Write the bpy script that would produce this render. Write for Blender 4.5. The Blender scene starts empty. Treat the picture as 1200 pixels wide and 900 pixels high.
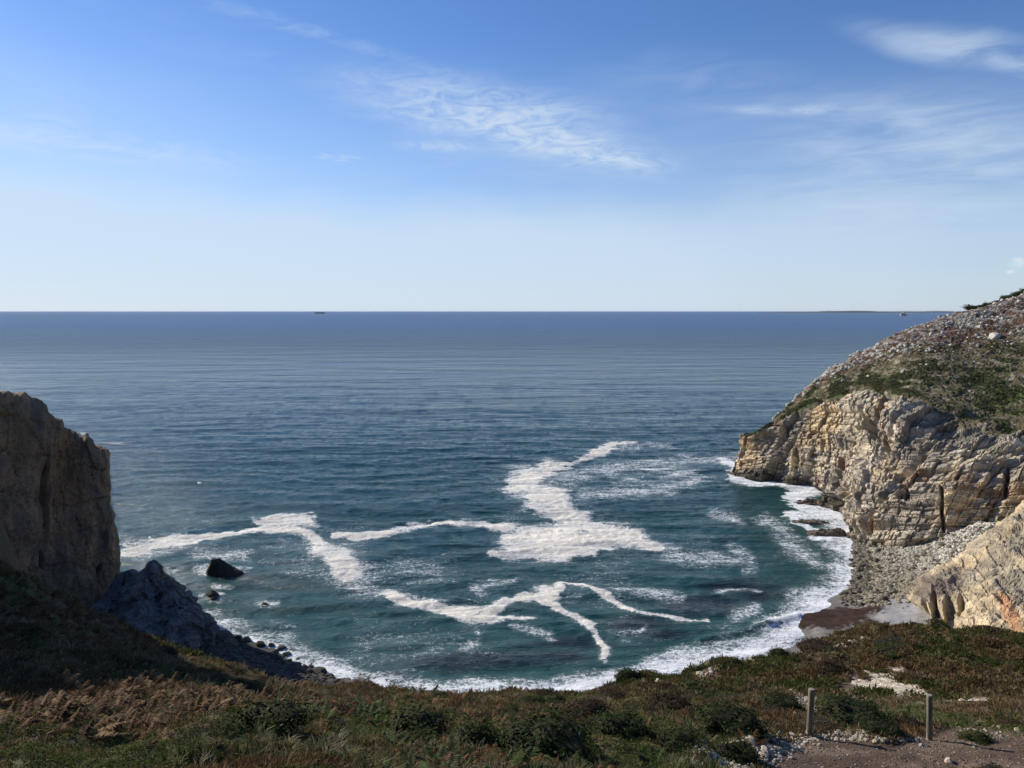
import bpy, math, random
import numpy as np
from mathutils import Vector, Matrix

random.seed(7); rng = np.random.default_rng(11)
sc = bpy.context.scene
COL = sc.collection
H, F, PITCH = 60.0, 900.0, math.atan(86/900)
CP, SP = math.cos(PITCH), math.sin(PITCH)
SUN_AZ, SUN_EL = math.radians(-54), math.radians(26)     # azimuth from +Y, positive to +X

HAZE = .4e-5
# ---------------------------------------------------------------- survey helpers
def P(px, py, Y):                      # world point at forward distance Y seen from the viewpoint in direction (px,py)
    a, b = (px-600)/F, (450-py)/F
    dy = CP + b*SP; dz = -SP + b*CP
    t = Y/dy
    return np.array([a*t, Y, H + dz*t])
def S(px, py, z=0.0):                  # point on the level z
    a, b = (px-600)/F, (450-py)/F
    dy = CP + b*SP; dz = -SP + b*CP
    t = (z-H)/dz
    return np.array([a*t, dy*t, z])
def PZ(px, Y, z):                      # bearing px, distance Y, level z
    zc = Y*CP - (z-H)*SP
    return np.array([(px-600)/F*zc, Y, z])
def to_px(x, y, z):
    zc = y*CP - (z-H)*SP; yc = y*SP + (z-H)*CP
    zc = np.where(zc > .5, zc, .5)
    return 600 + F*x/zc, 450 - F*yc/zc

# ---------------------------------------------------------------- numpy noise
def hsh(ix, iy, iz, seed=0):
    h = (ix.astype(np.int64)*374761393 + iy.astype(np.int64)*668265263 + iz.astype(np.int64)*2147483647 + seed*974634777) & 0xffffffff
    h = ((h ^ (h >> 13))*1274126177) & 0xffffffff
    h = ((h ^ (h >> 16))*2246822519) & 0xffffffff
    return ((h ^ (h >> 15)) & 0xffffff)/float(0xffffff)
def vn(x, y, z, seed=0):
    x, y, z = np.broadcast_arrays(np.asarray(x, float), np.asarray(y, float), np.asarray(z, float))
    fx, fy, fz = np.floor(x), np.floor(y), np.floor(z)
    u, v, w = x-fx, y-fy, z-fz
    u = u*u*(3-2*u); v = v*v*(3-2*v); w = w*w*(3-2*w)
    def c(a, b, d): return hsh(fx+a, fy+b, fz+d, seed)
    x00 = c(0,0,0)*(1-u)+c(1,0,0)*u; x10 = c(0,1,0)*(1-u)+c(1,1,0)*u
    x01 = c(0,0,1)*(1-u)+c(1,0,1)*u; x11 = c(0,1,1)*(1-u)+c(1,1,1)*u
    return ((x00*(1-v)+x10*v)*(1-w)+(x01*(1-v)+x11*v)*w)*2-1
def fbm(x, y, z=0.0, oct=4, seed=0, gain=.5):
    s = 0; a = 1; t = 0
    for k in range(oct):
        s = s + a*vn(np.asarray(x)*2**k+k*13.1, np.asarray(y)*2**k+k*7.7, np.asarray(z)*2**k+k*3.3, seed+k); t += a; a *= gain
    return s/t*1.6
def ss(a, b, x): t = np.clip((x-a)/(b-a), 0, 1); return t*t*(3-2*t)
def mix(a, b, t): return a*(1-t)+b*t
def poly_sdf(px, py, poly):            # signed distance (negative inside)
    poly = np.asarray(poly, float); d = np.full(px.shape, 1e9); ins = np.zeros(px.shape, bool)
    n = len(poly)
    for i in range(n):
        x0, y0 = poly[i]; x1, y1 = poly[(i+1) % n]
        ex, ey = x1-x0, y1-y0; l = ex*ex+ey*ey+1e-9
        t = np.clip(((px-x0)*ex+(py-y0)*ey)/l, 0, 1)
        d = np.minimum(d, np.hypot(px-x0-t*ex, py-y0-t*ey))
        c = (y0 > py) != (y1 > py)
        with np.errstate(divide='ignore', invalid='ignore'):
            xi = ex*(py-y0)/(ey if ey != 0 else 1e-9)+x0
        ins ^= c & (px < xi)
    return np.where(ins, -d, d)
def line_d(px, py, pts):               # pts (x,y,r): min of distance/r
    best = np.full(px.shape, 1e9)
    for (x0,y0,r0),(x1,y1,r1) in zip(pts[:-1], pts[1:]):
        ex, ey = x1-x0, y1-y0; l = ex*ex+ey*ey+1e-9
        t = np.clip(((px-x0)*ex+(py-y0)*ey)/l, 0, 1)
        best = np.minimum(best, np.hypot(px-x0-t*ex, (py-y0-t*ey)*1.25)/(r0+(r1-r0)*t))
    return best

# ---------------------------------------------------------------- mesh helpers
def mesh_np(name, V, faces, attrs=None, smooth=True):
    """V (n,3); faces (m,k) int array; attrs {name: (type, array)} per vertex"""
    me = bpy.data.meshes.new(name)
    V = np.ascontiguousarray(V, np.float32); faces = np.ascontiguousarray(faces, np.int32)
    m, k = faces.shape
    me.vertices.add(len(V)); me.vertices.foreach_set('co', V.ravel())
    me.loops.add(m*k); me.loops.foreach_set('vertex_index', faces.ravel())
    me.polygons.add(m); me.polygons.foreach_set('loop_start', np.arange(0, m*k, k, dtype=np.int32))
    me.polygons.foreach_set('loop_total', np.full(m, k, np.int32))
    if attrs:
        for an, (ty, arr) in attrs.items():
            at = me.attributes.new(an, ty, 'POINT')
            if ty == 'FLOAT_COLOR':
                c = np.ones((len(V), 4), np.float32); c[:, :3] = np.clip(arr, 0, 1); at.data.foreach_set('color', c.ravel())
            else: at.data.foreach_set('value', np.ascontiguousarray(arr, np.float32).ravel())
    me.polygons.foreach_set('use_smooth', np.full(m, smooth, bool))
    me.update(calc_edges=True)
    return me
def grid_faces(nu, nv, flip=False):
    i = np.arange(nu-1)[:, None]*nv + np.arange(nv-1)[None, :]
    q = np.stack([i, i+nv, i+nv+1, i+1], -1).reshape(-1, 4)
    return q[:, ::-1] if flip else q
def put(name, me, mat, parent=None, loc=None, rot=None, scale=None, **props):
    o = bpy.data.objects.new(name, me); COL.objects.link(o)
    if mat is not None and me is not None and len(me.materials) == 0: me.materials.append(mat)
    if parent: o.parent = parent
    if loc is not None: o.location = loc
    if rot is not None: o.rotation_euler = rot
    if scale is not None: o.scale = scale
    for k, v in props.items():
        if v is not None: o[k] = v
    return o
def prism(verts2, z0, z1):             # extruded outline -> V, list of faces
    n = len(verts2)
    V = [(x, y, z0) for x, y in verts2]+[(x, y, z1) for x, y in verts2]
    Fc = [list(range(n))[::-1], list(range(n, 2*n))]+[[i, (i+1) % n, n+(i+1) % n, n+i] for i in range(n)]
    return V, Fc
def mesh_py(name, V, Fc, smooth=False):
    me = bpy.data.meshes.new(name); me.from_pydata([tuple(map(float, v)) for v in V], [], Fc); me.update()
    if smooth: me.polygons.foreach_set('use_smooth', [True]*len(me.polygons))
    return me

# ---------------------------------------------------------------- materials
class NT:
    def __init__(s, name):
        s.m = bpy.data.materials.new(name); s.m.use_nodes = True; s.t = s.m.node_tree
        s.b = s.t.nodes['Principled BSDF']
    def n(s, ty, **kw):
        nd = s.t.nodes.new(ty)
        for k, v in kw.items():
            if k == 'inp':
                for a, b in v.items():
                    if isinstance(b, bpy.types.NodeSocket): s.t.links.new(b, nd.inputs[a])
                    else: nd.inputs[a].default_value = b
            else: setattr(nd, k, v)
        return nd
    def math(s, op, a, b=None, c=None, clamp=False):
        nd = s.t.nodes.new('ShaderNodeMath'); nd.operation = op; nd.use_clamp = clamp
        for i, v in enumerate((a, b, c)):
            if v is None: continue
            if isinstance(v, bpy.types.NodeSocket): s.t.links.new(v, nd.inputs[i])
            else: nd.inputs[i].default_value = v
        return nd.outputs[0]
    def noise(s, vec, scale, detail=4, rough=.55, dist=0):
        nd = s.n('ShaderNodeTexNoise', inp={'Scale': scale, 'Detail': detail, 'Roughness': rough, 'Distortion': dist})
        if vec is not None: s.t.links.new(vec, nd.inputs['Vector'])
        return nd.outputs['Fac']
    def map(s, vec, sc_=(1,1,1), loc=(0,0,0), rot=(0,0,0)):
        nd = s.n('ShaderNodeMapping', inp={'Scale': sc_, 'Location': loc, 'Rotation': rot})
        s.t.links.new(vec, nd.inputs['Vector']); return nd.outputs[0]
    def ramp(s, fac, a, b, lo=0.0, hi=1.0, smooth=True):
        nd = s.n('ShaderNodeMapRange', inp={'From Min': a, 'From Max': b, 'To Min': lo, 'To Max': hi})
        nd.interpolation_type = 'SMOOTHSTEP' if smooth else 'LINEAR'
        s.t.links.new(fac, nd.inputs['Value']); return nd.outputs[0]
    def mixc(s, f, a, b, mode='MIX'):
        nd = s.t.nodes.new('ShaderNodeMix'); nd.data_type = 'RGBA'; nd.blend_type = mode
        for i, v in ((0, f), (6, a), (7, b)):
            if isinstance(v, bpy.types.NodeSocket): s.t.links.new(v, nd.inputs[i])
            else: nd.inputs[i].default_value = (*v, 1) if isinstance(v, tuple) and len(v) == 3 else v
        return nd.outputs[2]
    def attr(s, name, out='Color'): return s.n('ShaderNodeAttribute', attribute_name=name).outputs[out]
    def pos(s): return s.n('ShaderNodeTexCoord').outputs['Object']
    def bump(s, h, strength=1.0, dist=.1, normal=None):
        nd = s.n('ShaderNodeBump', inp={'Strength': strength, 'Distance': dist}); s.t.links.new(h, nd.inputs['Height'])
        if normal is not None: s.t.links.new(normal, nd.inputs['Normal'])
        return nd.outputs[0]
    def set(s, **kw):
        for k, v in kw.items():
            k = k.replace('_', ' ')
            if isinstance(v, bpy.types.NodeSocket): s.t.links.new(v, s.b.inputs[k])
            else: s.b.inputs[k].default_value = (*v, 1) if isinstance(v, tuple) and len(v) == 3 else v
        return s.m

def rock_mat(name, attr=True, base=(.35,.31,.25), sc1=.5, fine=6.0, bdist=.12, rnd=False, crk=.35):
    m = NT(name); p = m.pos()
    c = m.attr('Col') if attr else m.mixc(0.0, base, base)
    n1 = m.noise(p, sc1, 6, .65); n2 = m.noise(p, fine, 5, .7)
    f = m.ramp(n1, .3, .7, .72, 1.25, False); f2 = m.ramp(n2, .3, .7, .68, 1.3, False)
    c = m.mixc(1.0, c, m.n('ShaderNodeCombineColor', inp={0: f, 1: f, 2: f}).outputs[0], 'MULTIPLY')
    c = m.mixc(1.0, c, m.n('ShaderNodeCombineColor', inp={0: f2, 1: f2, 2: f2}).outputs[0], 'MULTIPLY')
    if rnd:
        r = m.n('ShaderNodeObjectInfo').outputs['Random']; fr = m.ramp(r, 0, 1, .6, 1.3, False)
        c = m.mixc(1.0, c, m.n('ShaderNodeCombineColor', inp={0: fr, 1: fr, 2: m.math('MULTIPLY', fr, .97)}).outputs[0], 'MULTIPLY')
    vor = m.n('ShaderNodeTexVoronoi', feature='DISTANCE_TO_EDGE', inp={'Scale': fine*.35}); m.t.links.new(p, vor.inputs['Vector'])
    hh = m.math('ADD', m.math('MULTIPLY', n2, .7), m.math('MULTIPLY', m.ramp(vor.outputs[0], 0, .12), crk))
    return m.set(Base_Color=c, Roughness=.92, Normal=m.bump(hh, .8, bdist), Specular_IOR_Level=.2)

def leaf_mat(name):
    m = NT(name); c = m.attr('Col')
    r = m.n('ShaderNodeObjectInfo').outputs['Random']; fr = m.ramp(r, 0, 1, .75, 1.25, False)
    c = m.mixc(1.0, c, m.n('ShaderNodeCombineColor', inp={0: fr, 1: fr, 2: fr}).outputs[0], 'MULTIPLY')
    mat = m.set(Base_Color=c, Roughness=.75, Specular_IOR_Level=.1)
    tr = m.n('ShaderNodeBsdfTranslucent'); m.t.links.new(c, tr.inputs[0])
    mx = m.n('ShaderNodeMixShader', inp={0: .3}); m.t.links.new(m.b.outputs[0], mx.inputs[1]); m.t.links.new(tr.outputs[0], mx.inputs[2])
    m.t.links.new(mx.outputs[0], m.t.nodes['Material Output'].inputs[0])
    return mat

M_cliff = rock_mat('layered_cliff_rock', sc1=.25, fine=2.2, bdist=.25)
M_dark = rock_mat('shore_rock', sc1=.4, fine=2.0, bdist=.3)
M_boulder = rock_mat('boulder_rock', sc1=.8, fine=4.0, bdist=.1, rnd=True)
M_stone = rock_mat('pale_stone', sc1=3., fine=14.0, bdist=.03, rnd=True)
M_ground = rock_mat('heath_ground', sc1=1.2, fine=11.0, bdist=.05, crk=0.0)
M_leaf = leaf_mat('foliage')

# ---------------------------------------------------------------- terrain: control points
cps = []
def A(px, py, Y): cps.append(P(px, py, Y))
def W(x, y, z): cps.append(np.array([x, y, z], float))
for x in (-14, 0, 14, 40): W(x, -14, 61.5)
for x in (-6, 0, 6): W(x, 0, 58.35)
W(-22, 0, 60.5); W(22, 0, 58.5); W(40, 0, 58); W(60, 10, 56); W(-45, 0, 66); W(-45, -15, 68)
for px, Y in ((0,9.6),(200,10.2),(400,10.8),(600,11.2),(800,12.6),(900,14.2),(1000,14.9),(1200,15.1)): A(px, 900, Y)
A(1075, 885, 15.8); A(1200, 940, 13.4); A(1000, 940, 13.2)
for a in ((0,850,12),(300,850,13.6),(450,850,15),(600,850,16.3),(800,850,17.8),(948,862,17.2),(1090,869,16.6),(1200,862,17)): A(*a)
for a in ((0,810,14),(100,800,16),(200,800,18),(330,812,22),(0,760,17.5),(100,760,20),(200,785,24),(0,715,21.5),(70,725,25),(150,750,27)): A(*a)
rim = ((0,657,27),(60,688,28),(110,713,29),(180,742,31),(240,772,32),(300,797,32),(360,806,32),(430,815,32),(500,819,33),(600,817,35),(700,803,41),(740,797,43),(800,778,48),(850,768,51),(900,766,54),(950,744,61),(1000,738,63),(1060,740,63),(1130,743,61),(1200,747,59),(1320,760,55))
for a in rim: A(*a)
A(-110, 630, 27)
for a in ((700,840,21),(760,815,29),(860,800,33),(950,790,36),(1050,790,35),(1150,800,32),(1200,820,26),(1050,830,24),(900,830,24),(620,835,22),(1100,846,20.5),(1180,846,20.5),(1040,846,20.5),(500,840,20),(1000,765,46),(1120,768,45),(1200,775,42),(1300,860,18),(880,782,42)): A(*a)
# unseen hill past the left edge, raised to shade the near left flank
W(-31, 33, 60); W(-31.5, 40, 64); W(-36, 39, 68); W(-43, 36, 72); W(-36, 22, 66); W(-28, 16, 60); W(-40, 54, 38); W(-23, 38, 44); W(-26.5, 40.5, 44); W(-29, 47, 38); W(-37, 48, 44); W(-50, 62, 34)
# drop beyond the rim
for (px, py, Y) in rim:
    q = P(px, py, Y); k = 1.0
    W(q[0]*1.13, q[1]+9, q[2]-9.5); W(q[0]*1.3, q[1]+24, q[2]*.42)
W(-70, 60, 34); W(-100, 60, 45); W(-90, 95, 26); W(-130, 120, 40); W(-60, 95, 12); W(70, 90, 6); W(100, 70, 22); W(140, 70, 40); W(150, 120, 22); W(160, 170, 26)
# shore
for (px, py, z) in ((240,750,1.6),(300,768,1.2),(350,788,1.0),(400,805,.6),(440,819,.3),(500,824,.3),(600,822,.3),(700,809,.2),(780,792,.0),(850,782,-.1),(905,766,-.2),(935,745,-.1),(945,722,.1),(985,700,.2),(1005,675,.3),(1010,655,.4)): cps.append(S(px, py, z))
for (px, py, z) in ((500,790,-2.5),(600,785,-2.5),(700,770,-2.5),(800,745,-2.5),(900,715,-2.2),(950,690,-2),(960,650,-2),(940,600,-3),(400,770,-2),(320,735,-2),(270,715,-2),(230,690,-2.5),(150,655,-4),(300,650,-6),(600,650,-8),(800,600,-8)): cps.append(S(px, py, z))
for (px, py, z) in ((1040,720,1.6),(1060,700,2.2),(1050,670,1.8),(1090,665,3),(1120,655,5),(1165,625,10),(1000,735,1.4),(955,732,.7),(330,795,6),(380,812,5),(260,775,4)): cps.append(S(px, py, z))
W(-84,150,2); W(-70,140,1.5); W(-100,135,4); W(-90,185,-4); W(-140,190,-4); W(110,200,4); W(125,170,14); W(100,240,-3); W(150,220,8)
C = np.array(cps)
_k, _i = np.unique(np.round(C[:, :2], 1), axis=0, return_index=True); C = C[np.sort(_i)]
def phi(r2): return np.sqrt(r2+4.0)
_D = ((C[:, None, :2]-C[None, :, :2])**2).sum(-1)
_n = len(C); _A = np.zeros((_n+3, _n+3)); _A[:_n, :_n] = phi(_D)-np.eye(_n)*.15
_A[:_n, _n] = 1; _A[:_n, _n+1:] = C[:, :2]; _A[_n:, :_n] = _A[:_n, _n:].T
_w = np.linalg.solve(_A, np.r_[C[:, 2], 0, 0, 0])
def base_h(x, y):
    x = np.asarray(x, float); y = np.asarray(y, float); out = _w[_n]+_w[_n+1]*x+_w[_n+2]*y-(.35+.65*ss(36, 56, y))*ss(25, 33, y)*ss(75, 68, y)
    for i in range(_n): out = out+_w[i]*phi((x-C[i, 0])**2+(y-C[i, 1])**2)
    return out

PATH = [(905,905),(900,885),(925,868),(952,860),(1000,860),(1040,868),(1075,862),(1110,850),(1150,850),(1230,862),(1240,905)]
PALE = [(1002,794),(1022,788),(1045,791),(1090,803),(1112,812),(1128,808),(1155,824),(1130,824),(1105,817),(1085,822),(1055,818),(1035,806)]
TRACK = [(868,797,4),(905,800,6),(930,812,9),(955,823,8),(975,826,6)]
SEAWEED = [(925,728),(945,718),(965,714),(1000,712),(1030,706),(1036,714),(1022,722),(1030,728),(1000,736),(960,736),(935,736)]
def masks(x, y, z):
    px, py = to_px(x, y, z)
    w1 = fbm(x/1.5, y/1.5, 0, 3, 40)*5; w2 = fbm(x/1.5, y/1.5, 9, 3, 41)*3
    near = ss(75, 68, y)
    m = {}
    m['near'] = near
    m['path'] = ss(3, -3, poly_sdf(px+w1, py+w2, PATH))*near
    hv = fbm(x/1.2, y/4., 3, 3, 44)
    m['pale'] = ss(7, 3, poly_sdf(px+w1*.7, py+5+w2*.6, PALE)+np.where(hv > .30, 9, 0))*near
    t = line_d(px+w1, py+w2, TRACK)
    m['track'] = ss(1.2, .5, t)*near
    d = poly_sdf(px+w1*.5, py+w2*.5, [(880,763),(905,757),(912,748),(925,755),(900,768)])
    m['bare'] = np.maximum.reduce([ss(1.5, .6, line_d(px+w1, py+w2, q))*near for q in ([(985,800,9),(1000,795,8)], [(822,789,7),(835,787,7)], [(866,768,5),(880,764,5)], [(1015,806,7),(1000,812,10)], [(918,752,6),(935,748,7)], [(985,820,8),(1010,818,6)], [(890,880,16),(840,898,14)])])
    m['px'], m['py'] = px, py
    return m
def detail_h(x, y, zb):
    m = masks(x, y, zb)
    open_ = np.clip(m['path']+m['pale']*.8+m['track']*.6+m['bare']*.6, 0, 1)
    A1_ = 1-.7*ss(950, 1020, m['px'])*ss(31, 25, y)
    cush = A1_*(np.abs(fbm(x/2.6, y/3.2, 0, 3, 5))*.75 + np.abs(fbm(x/.9, y/1.1, 5, 2, 6))*.32 - .35)
    big = fbm(x/11, y/11, 2, 3, 8)*.35-.35*ss(25, 45, y)
    far = ss(20, 45, y)
    h = m['near']*(1-open_)*(cush*(.45+.55*far)) + m['near']*big*ss(14, 35, y)*.8
    h = h + m['near']*open_*(fbm(x/.5, y/.5, 1, 4, 9)*.05-.1)
    steep = (1-m['near'])*ss(2.5, 8, zb)
    h = h + steep*fbm(x/9, y/9, 0, 5, 12)*3.0 + (1-m['near'])*(1-steep)*fbm(x/3, y/3, 0, 4, 13)*.22
    return h, m
def ground(x, y):
    x = np.asarray(x, float); y = np.asarray(y, float); zb = base_h(x, y); h, m = detail_h(x, y, zb)
    return zb+h, m
def hit(px, py, y0=7, y1=75, n=500):   # first ground point in a bearing
    Y = np.linspace(y0, y1, n); pts = np.array([P(px, py, q) for q in Y])
    g, _ = ground(pts[:, 0], pts[:, 1])
    k = np.where(pts[:, 2] <= g)[0]
    i = k[0] if len(k) else np.argmin(np.abs(pts[:, 2]-g))
    return np.array([pts[i, 0], pts[i, 1], g[i]])

def lines(segs):
    out = []
    for a, b, s in segs: out += list(np.arange(a, b, s))
    return np.array(out)
X = lines([(-150,-60,1.4),(-60,-26,.5),(-26,26,.14),(26,48,.25),(48,80,.6),(80,175,1.0)])
Yl = lines([(-25,7,.8),(7,34,.11),(34,70,.2),(70,110,.9),(110,160,.5),(160,240,1.0)])
gx, gy = np.meshgrid(X, Yl, indexing='ij')
gz, gm = ground(gx, gy)
n1 = fbm(gx/2.5, gy/2.5, 0, 4, 21); n2 = fbm(gx/.7, gy/.7, 0, 3, 22); n3 = fbm(gx/7, gy/7, 0, 3, 23)
def v3(c): return np.array(c)[None, None, :]
def bl(a, b, t): return a*(1-t[..., None])+b*t[..., None]
heath = bl(v3((.105,.070,.038)), v3((.085,.080,.030)), ss(-.1, .5, n1))
heath = bl(heath, v3((.105,.070,.045)), ss(.1, .6, n2)*.6)
dirt = bl(v3((.105,.068,.045)), v3((.165,.115,.08)), ss(0, .6, n2))
pale = bl(v3((.50,.42,.34)), v3((.30,.24,.19)), ss(.1, .5, fbm(gx/.25, gy/.9, 0, 3, 24)))
col = heath
col = bl(col, dirt, np.clip(gm['path']+gm['bare'], 0, 1)); col = bl(col, pale, np.clip(gm['pale']+gm['track']*.7, 0, 1))
shore_c = bl(v3((.16,.145,.125)), v3((.27,.25,.225)), ss(-.4, .5, n3))
rockd = bl(v3((.085,.075,.065)), v3((.14,.12,.095)), ss(-.3, .4, n1))
farl = 1-gm['near']
col = bl(col, bl(shore_c, rockd, ss(3, 7, gz)*np.ones_like(gz)), farl*ss(70, 78, gy))
spx, spy = gm['px'], gm['py']
sw = ss(3, -2, poly_sdf(spx+n1*9+n2*6, spy+n2*4+n1*2, SEAWEED))*farl
sand = ss(4, -4, poly_sdf(spx+n1*4, spy+n2*2, [(1030,694),(1062,690),(1078,700),(1066,745),(980,745),(1000,735),(1030,730)]))*farl
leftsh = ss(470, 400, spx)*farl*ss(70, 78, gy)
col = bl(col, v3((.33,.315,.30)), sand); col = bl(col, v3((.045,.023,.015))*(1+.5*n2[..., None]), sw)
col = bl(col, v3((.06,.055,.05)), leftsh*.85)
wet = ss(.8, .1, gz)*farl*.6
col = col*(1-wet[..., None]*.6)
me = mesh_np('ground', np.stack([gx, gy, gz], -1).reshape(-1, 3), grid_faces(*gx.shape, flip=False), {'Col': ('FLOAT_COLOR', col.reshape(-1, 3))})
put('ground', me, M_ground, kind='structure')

# ---------------------------------------------------------------- sea
foam_solid = [  # px polylines with half width
 [(138,655,5),(160,645,8),(200,636,6),(250,627,4.5),(300,620,5),(330,617,5.5),(362,612,4)],
 [(300,612,3),(340,609,3),(366,603,2)],
 [(330,618,4),(352,622,4),(372,636,8),(390,652,19),(408,663,22),(424,670,9)],
 [(395,626,4),(430,626,3),(470,620,3),(510,614,4),(560,614,5),(600,618,8)],
 [(600,575,7),(615,560,16),(622,575,18),(648,590,20),(660,605,18),(672,622,22),(640,635,24),(600,632,12),(660,640,20),(700,632,22),(740,632,14),(770,640,8)],
 [(615,562,12),(640,548,10),(662,545,4),(690,535,6),(720,524,4),(750,518,2)],
 [(575,650,3),(610,648,8),(660,650,7),(700,648,6)],
 [(455,697,5),(480,706,5),(520,716,6),(560,720,10),(585,712,8),(610,702,5),(640,696,6),(655,688,4)],
 [(560,722,8),(590,728,4),(620,727,2)],
 [(632,694,6),(640,706,5),(650,716,4),(668,723,3),(686,733,4),(695,745,3),(705,756,4),(712,768,4),(716,774,2)],
 [(655,686,2.5),(690,690,2.5),(712,700,3),(730,710,2.5),(760,719,2.5),(800,723,2),(830,725,2)],
]
foam_lace = [
 [(660,560,10),(700,550,9),(760,545,9),(810,540,7),(860,535,6),(880,528,5)],
 [(690,530,7),(740,524,5),(790,520,3)],
 [(680,580,9),(740,578,8),(790,575,4)],
 [(770,640,12),(800,652,11),(840,655,9),(870,660,8)],
 [(860,640,7),(875,655,9),(880,672,6)],
 [(840,600,6),(860,605,8),(880,615,4)],
 [(420,690,10),(455,698,10)], [(430,672,4),(440,690,3)],
 [(560,690,10),(600,685,6)], [(720,690,6),(760,692,8),(800,702,7)],
 [(840,694,3),(870,690,3),(890,694,2)],
 [(860,720,10),(890,712,6)],
 [(900,610,10),(930,640,14),(960,660,10)], [(300,708,5),(320,708,5)], [(235,650,10),(290,652,8)], [(232,668,6),(285,668,5)], [(240,688,5),(262,690,4)],
 [(640,745,6),(600,735,4)], [(745,745,4),(760,735,3)], [(560,735,3),(545,760,8)],

]
SHORE = [(225,735),(265,752),(310,768),(350,786),(395,801),(440,815),(500,819),(600,815),(660,808),(700,801),(780,783),(850,771),(905,756),(932,738),(940,722),(985,697),(1003,672),(1008,655),(1000,640),(995,622)]
sx = lines([(-130,130,.55)]); sy = lines([(100,330,.55)])
g = np.cumsum(.6*1.032**np.arange(115)); g = np.r_[g, g[-1]+np.cumsum((g[-1]-g[-2])*1.17**np.arange(1, 50))]; gb = np.cumsum(.6*1.3**np.arange(22))
sx = np.r_[(-130-g)[::-1], sx, 130+g]; sy = np.r_[(100-gb)[::-1][-14:], sy, 330+g]
sx = np.clip(sx, -60000, 60000); sy = np.clip(sy, -200, 60000); sx = np.unique(sx); sy = np.unique(sy)
wx, wy = np.meshgrid(sx, sy, indexing='ij')
near = ss(420, 330, wy)*ss(420, 330, np.abs(wx))
px, py = to_px(wx, wy, 0.0)
a1 = fbm(wx/9, wy/9, 0, 4, 50); a2 = fbm(wx/9, wy/9, 7, 4, 51); a3 = fbm(wx/2.6, wy/2.6, 7, 3, 52)
a4 = fbm(wx/26, wy/26, 3, 3, 53)
qx = px+a1*9+a3*4+a4*5; qy = py+a2*4+a3*2
dmin = np.full(px.shape, 1e3)
for l in foam_solid: dmin = np.minimum(dmin, line_d(qx, qy, l))
dmin = dmin*(1-.36*fbm(wx/12, wy/8, 11, 4, 54))
dmin = np.minimum(dmin, line_d(qx, qy, [(388,646,15),(402,658,22),(418,669,17)])*1.15)
solid = ss(2.0, .35, dmin); solid = solid*np.clip(.90+.30*fbm(wx/5, wy/3, 21, 4, 66), 0, 1); halo = ss(3.8, .9, dmin)*.50*(.7+.6*fbm(wx/14, wy/14, 5, 3, 58))
lace = np.zeros(px.shape)
for l in foam_lace: lace = np.maximum(lace, ss(2.7, 0, line_d(qx, qy, l))*.50)
shd = np.full(px.shape, 1e9)
for (x0,y0),(x1,y1) in zip(SHORE[:-1], SHORE[1:]):
    ex, ey = x1-x0, y1-y0; t = np.clip(((px-x0)*ex+(py-y0)*ey)/(ex*ex+ey*ey), 0, 1)
    shd = np.minimum(shd, np.hypot(px-x0-t*ex, py-y0-t*ey))
wob = fbm(wx/6, wy/6, 3, 3, 55)*9
wid = np.interp(px, [225,400,520,620,700,800,900,940,1000], [30,34,26,24,18,24,34,40,42])
shore = np.maximum(ss(1.0, .35, (shd+wob*.3)/np.interp(px, [300,500,700,900,1000],[6,8,9,12,12]))*.85, ss(1.5, .15, (shd+wob)/wid)*.66)
foot = [(862,556,9),(880,562,6),(900,566,6),(940,572,5),(962,576,6),(925,583,6),(960,600,10),(995,608,7),(920,600,4),(960,628,6),(1000,630,6)]
shore = np.maximum(shore, ss(1.9, .5, line_d(px+a3*5, py+a1*4, foot))*.72)
shore = np.maximum(shore, ss(1.6, .3, line_d(px, py+a1*3, [(845,538,6),(862,545,7),(880,525,3)]))*.75)
for (cx_, cy_, rx) in ((262,662,34),(248,700,16),(250,722,18),(310,708,12)):
    d = np.hypot((px-cx_)/rx, (py-cy_)/(rx*.42)); shore = np.maximum(shore, ss(1.5, .9, d)*.6*(.6+.4*a3))
foam = np.maximum.reduce([solid, lace, halo, shore])*near
for (cx_, cy_, rx, ry, st_) in ((770,560,130,34,.54),(800,640,90,28,.34),(900,650,60,60,.24),(600,700,120,22,.20),(780,705,110,20,.26),(860,735,60,22,.36),(480,745,90,24,.18),(300,690,60,50,.22),(200,640,70,12,.25),(310,745,70,26,.55),(390,780,50,20,.5)):
    foam = np.maximum(foam, near*st_*ss(1.3, .1, np.hypot((qx-cx_)/rx, (qy-cy_)/ry))*(.75+.45*fbm(wx/6, wy/3, 2, 3, 59)))
foam = np.maximum(foam, near*.10+near*.20*ss(.0, .7, fbm(wx/22, wy/22, 1, 3, 57))*ss(560, 640, py)+.12*near*ss(1.3, .2, np.hypot((px-500)/190, (py-690)/80)))
dark = np.zeros(px.shape)
for (cx_, cy_, rx, ry) in ((560,775,120,14),(660,755,60,10),(740,730,55,14),(820,710,60,12),(860,690,50,10),(770,745,50,8),(650,775,50,8),(890,700,30,10),(460,795,30,10)):
    dark = np.maximum(dark, ss(1.3, .3, np.hypot((px+a1*14-cx_)/rx, (py+a2*6-cy_)/ry)))
dark *= near
shal = near*np.maximum(ss(190, 20, shd)*.7, ss(1.2, 0, np.hypot((px-930)/70, (py-620)/70)))
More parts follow.
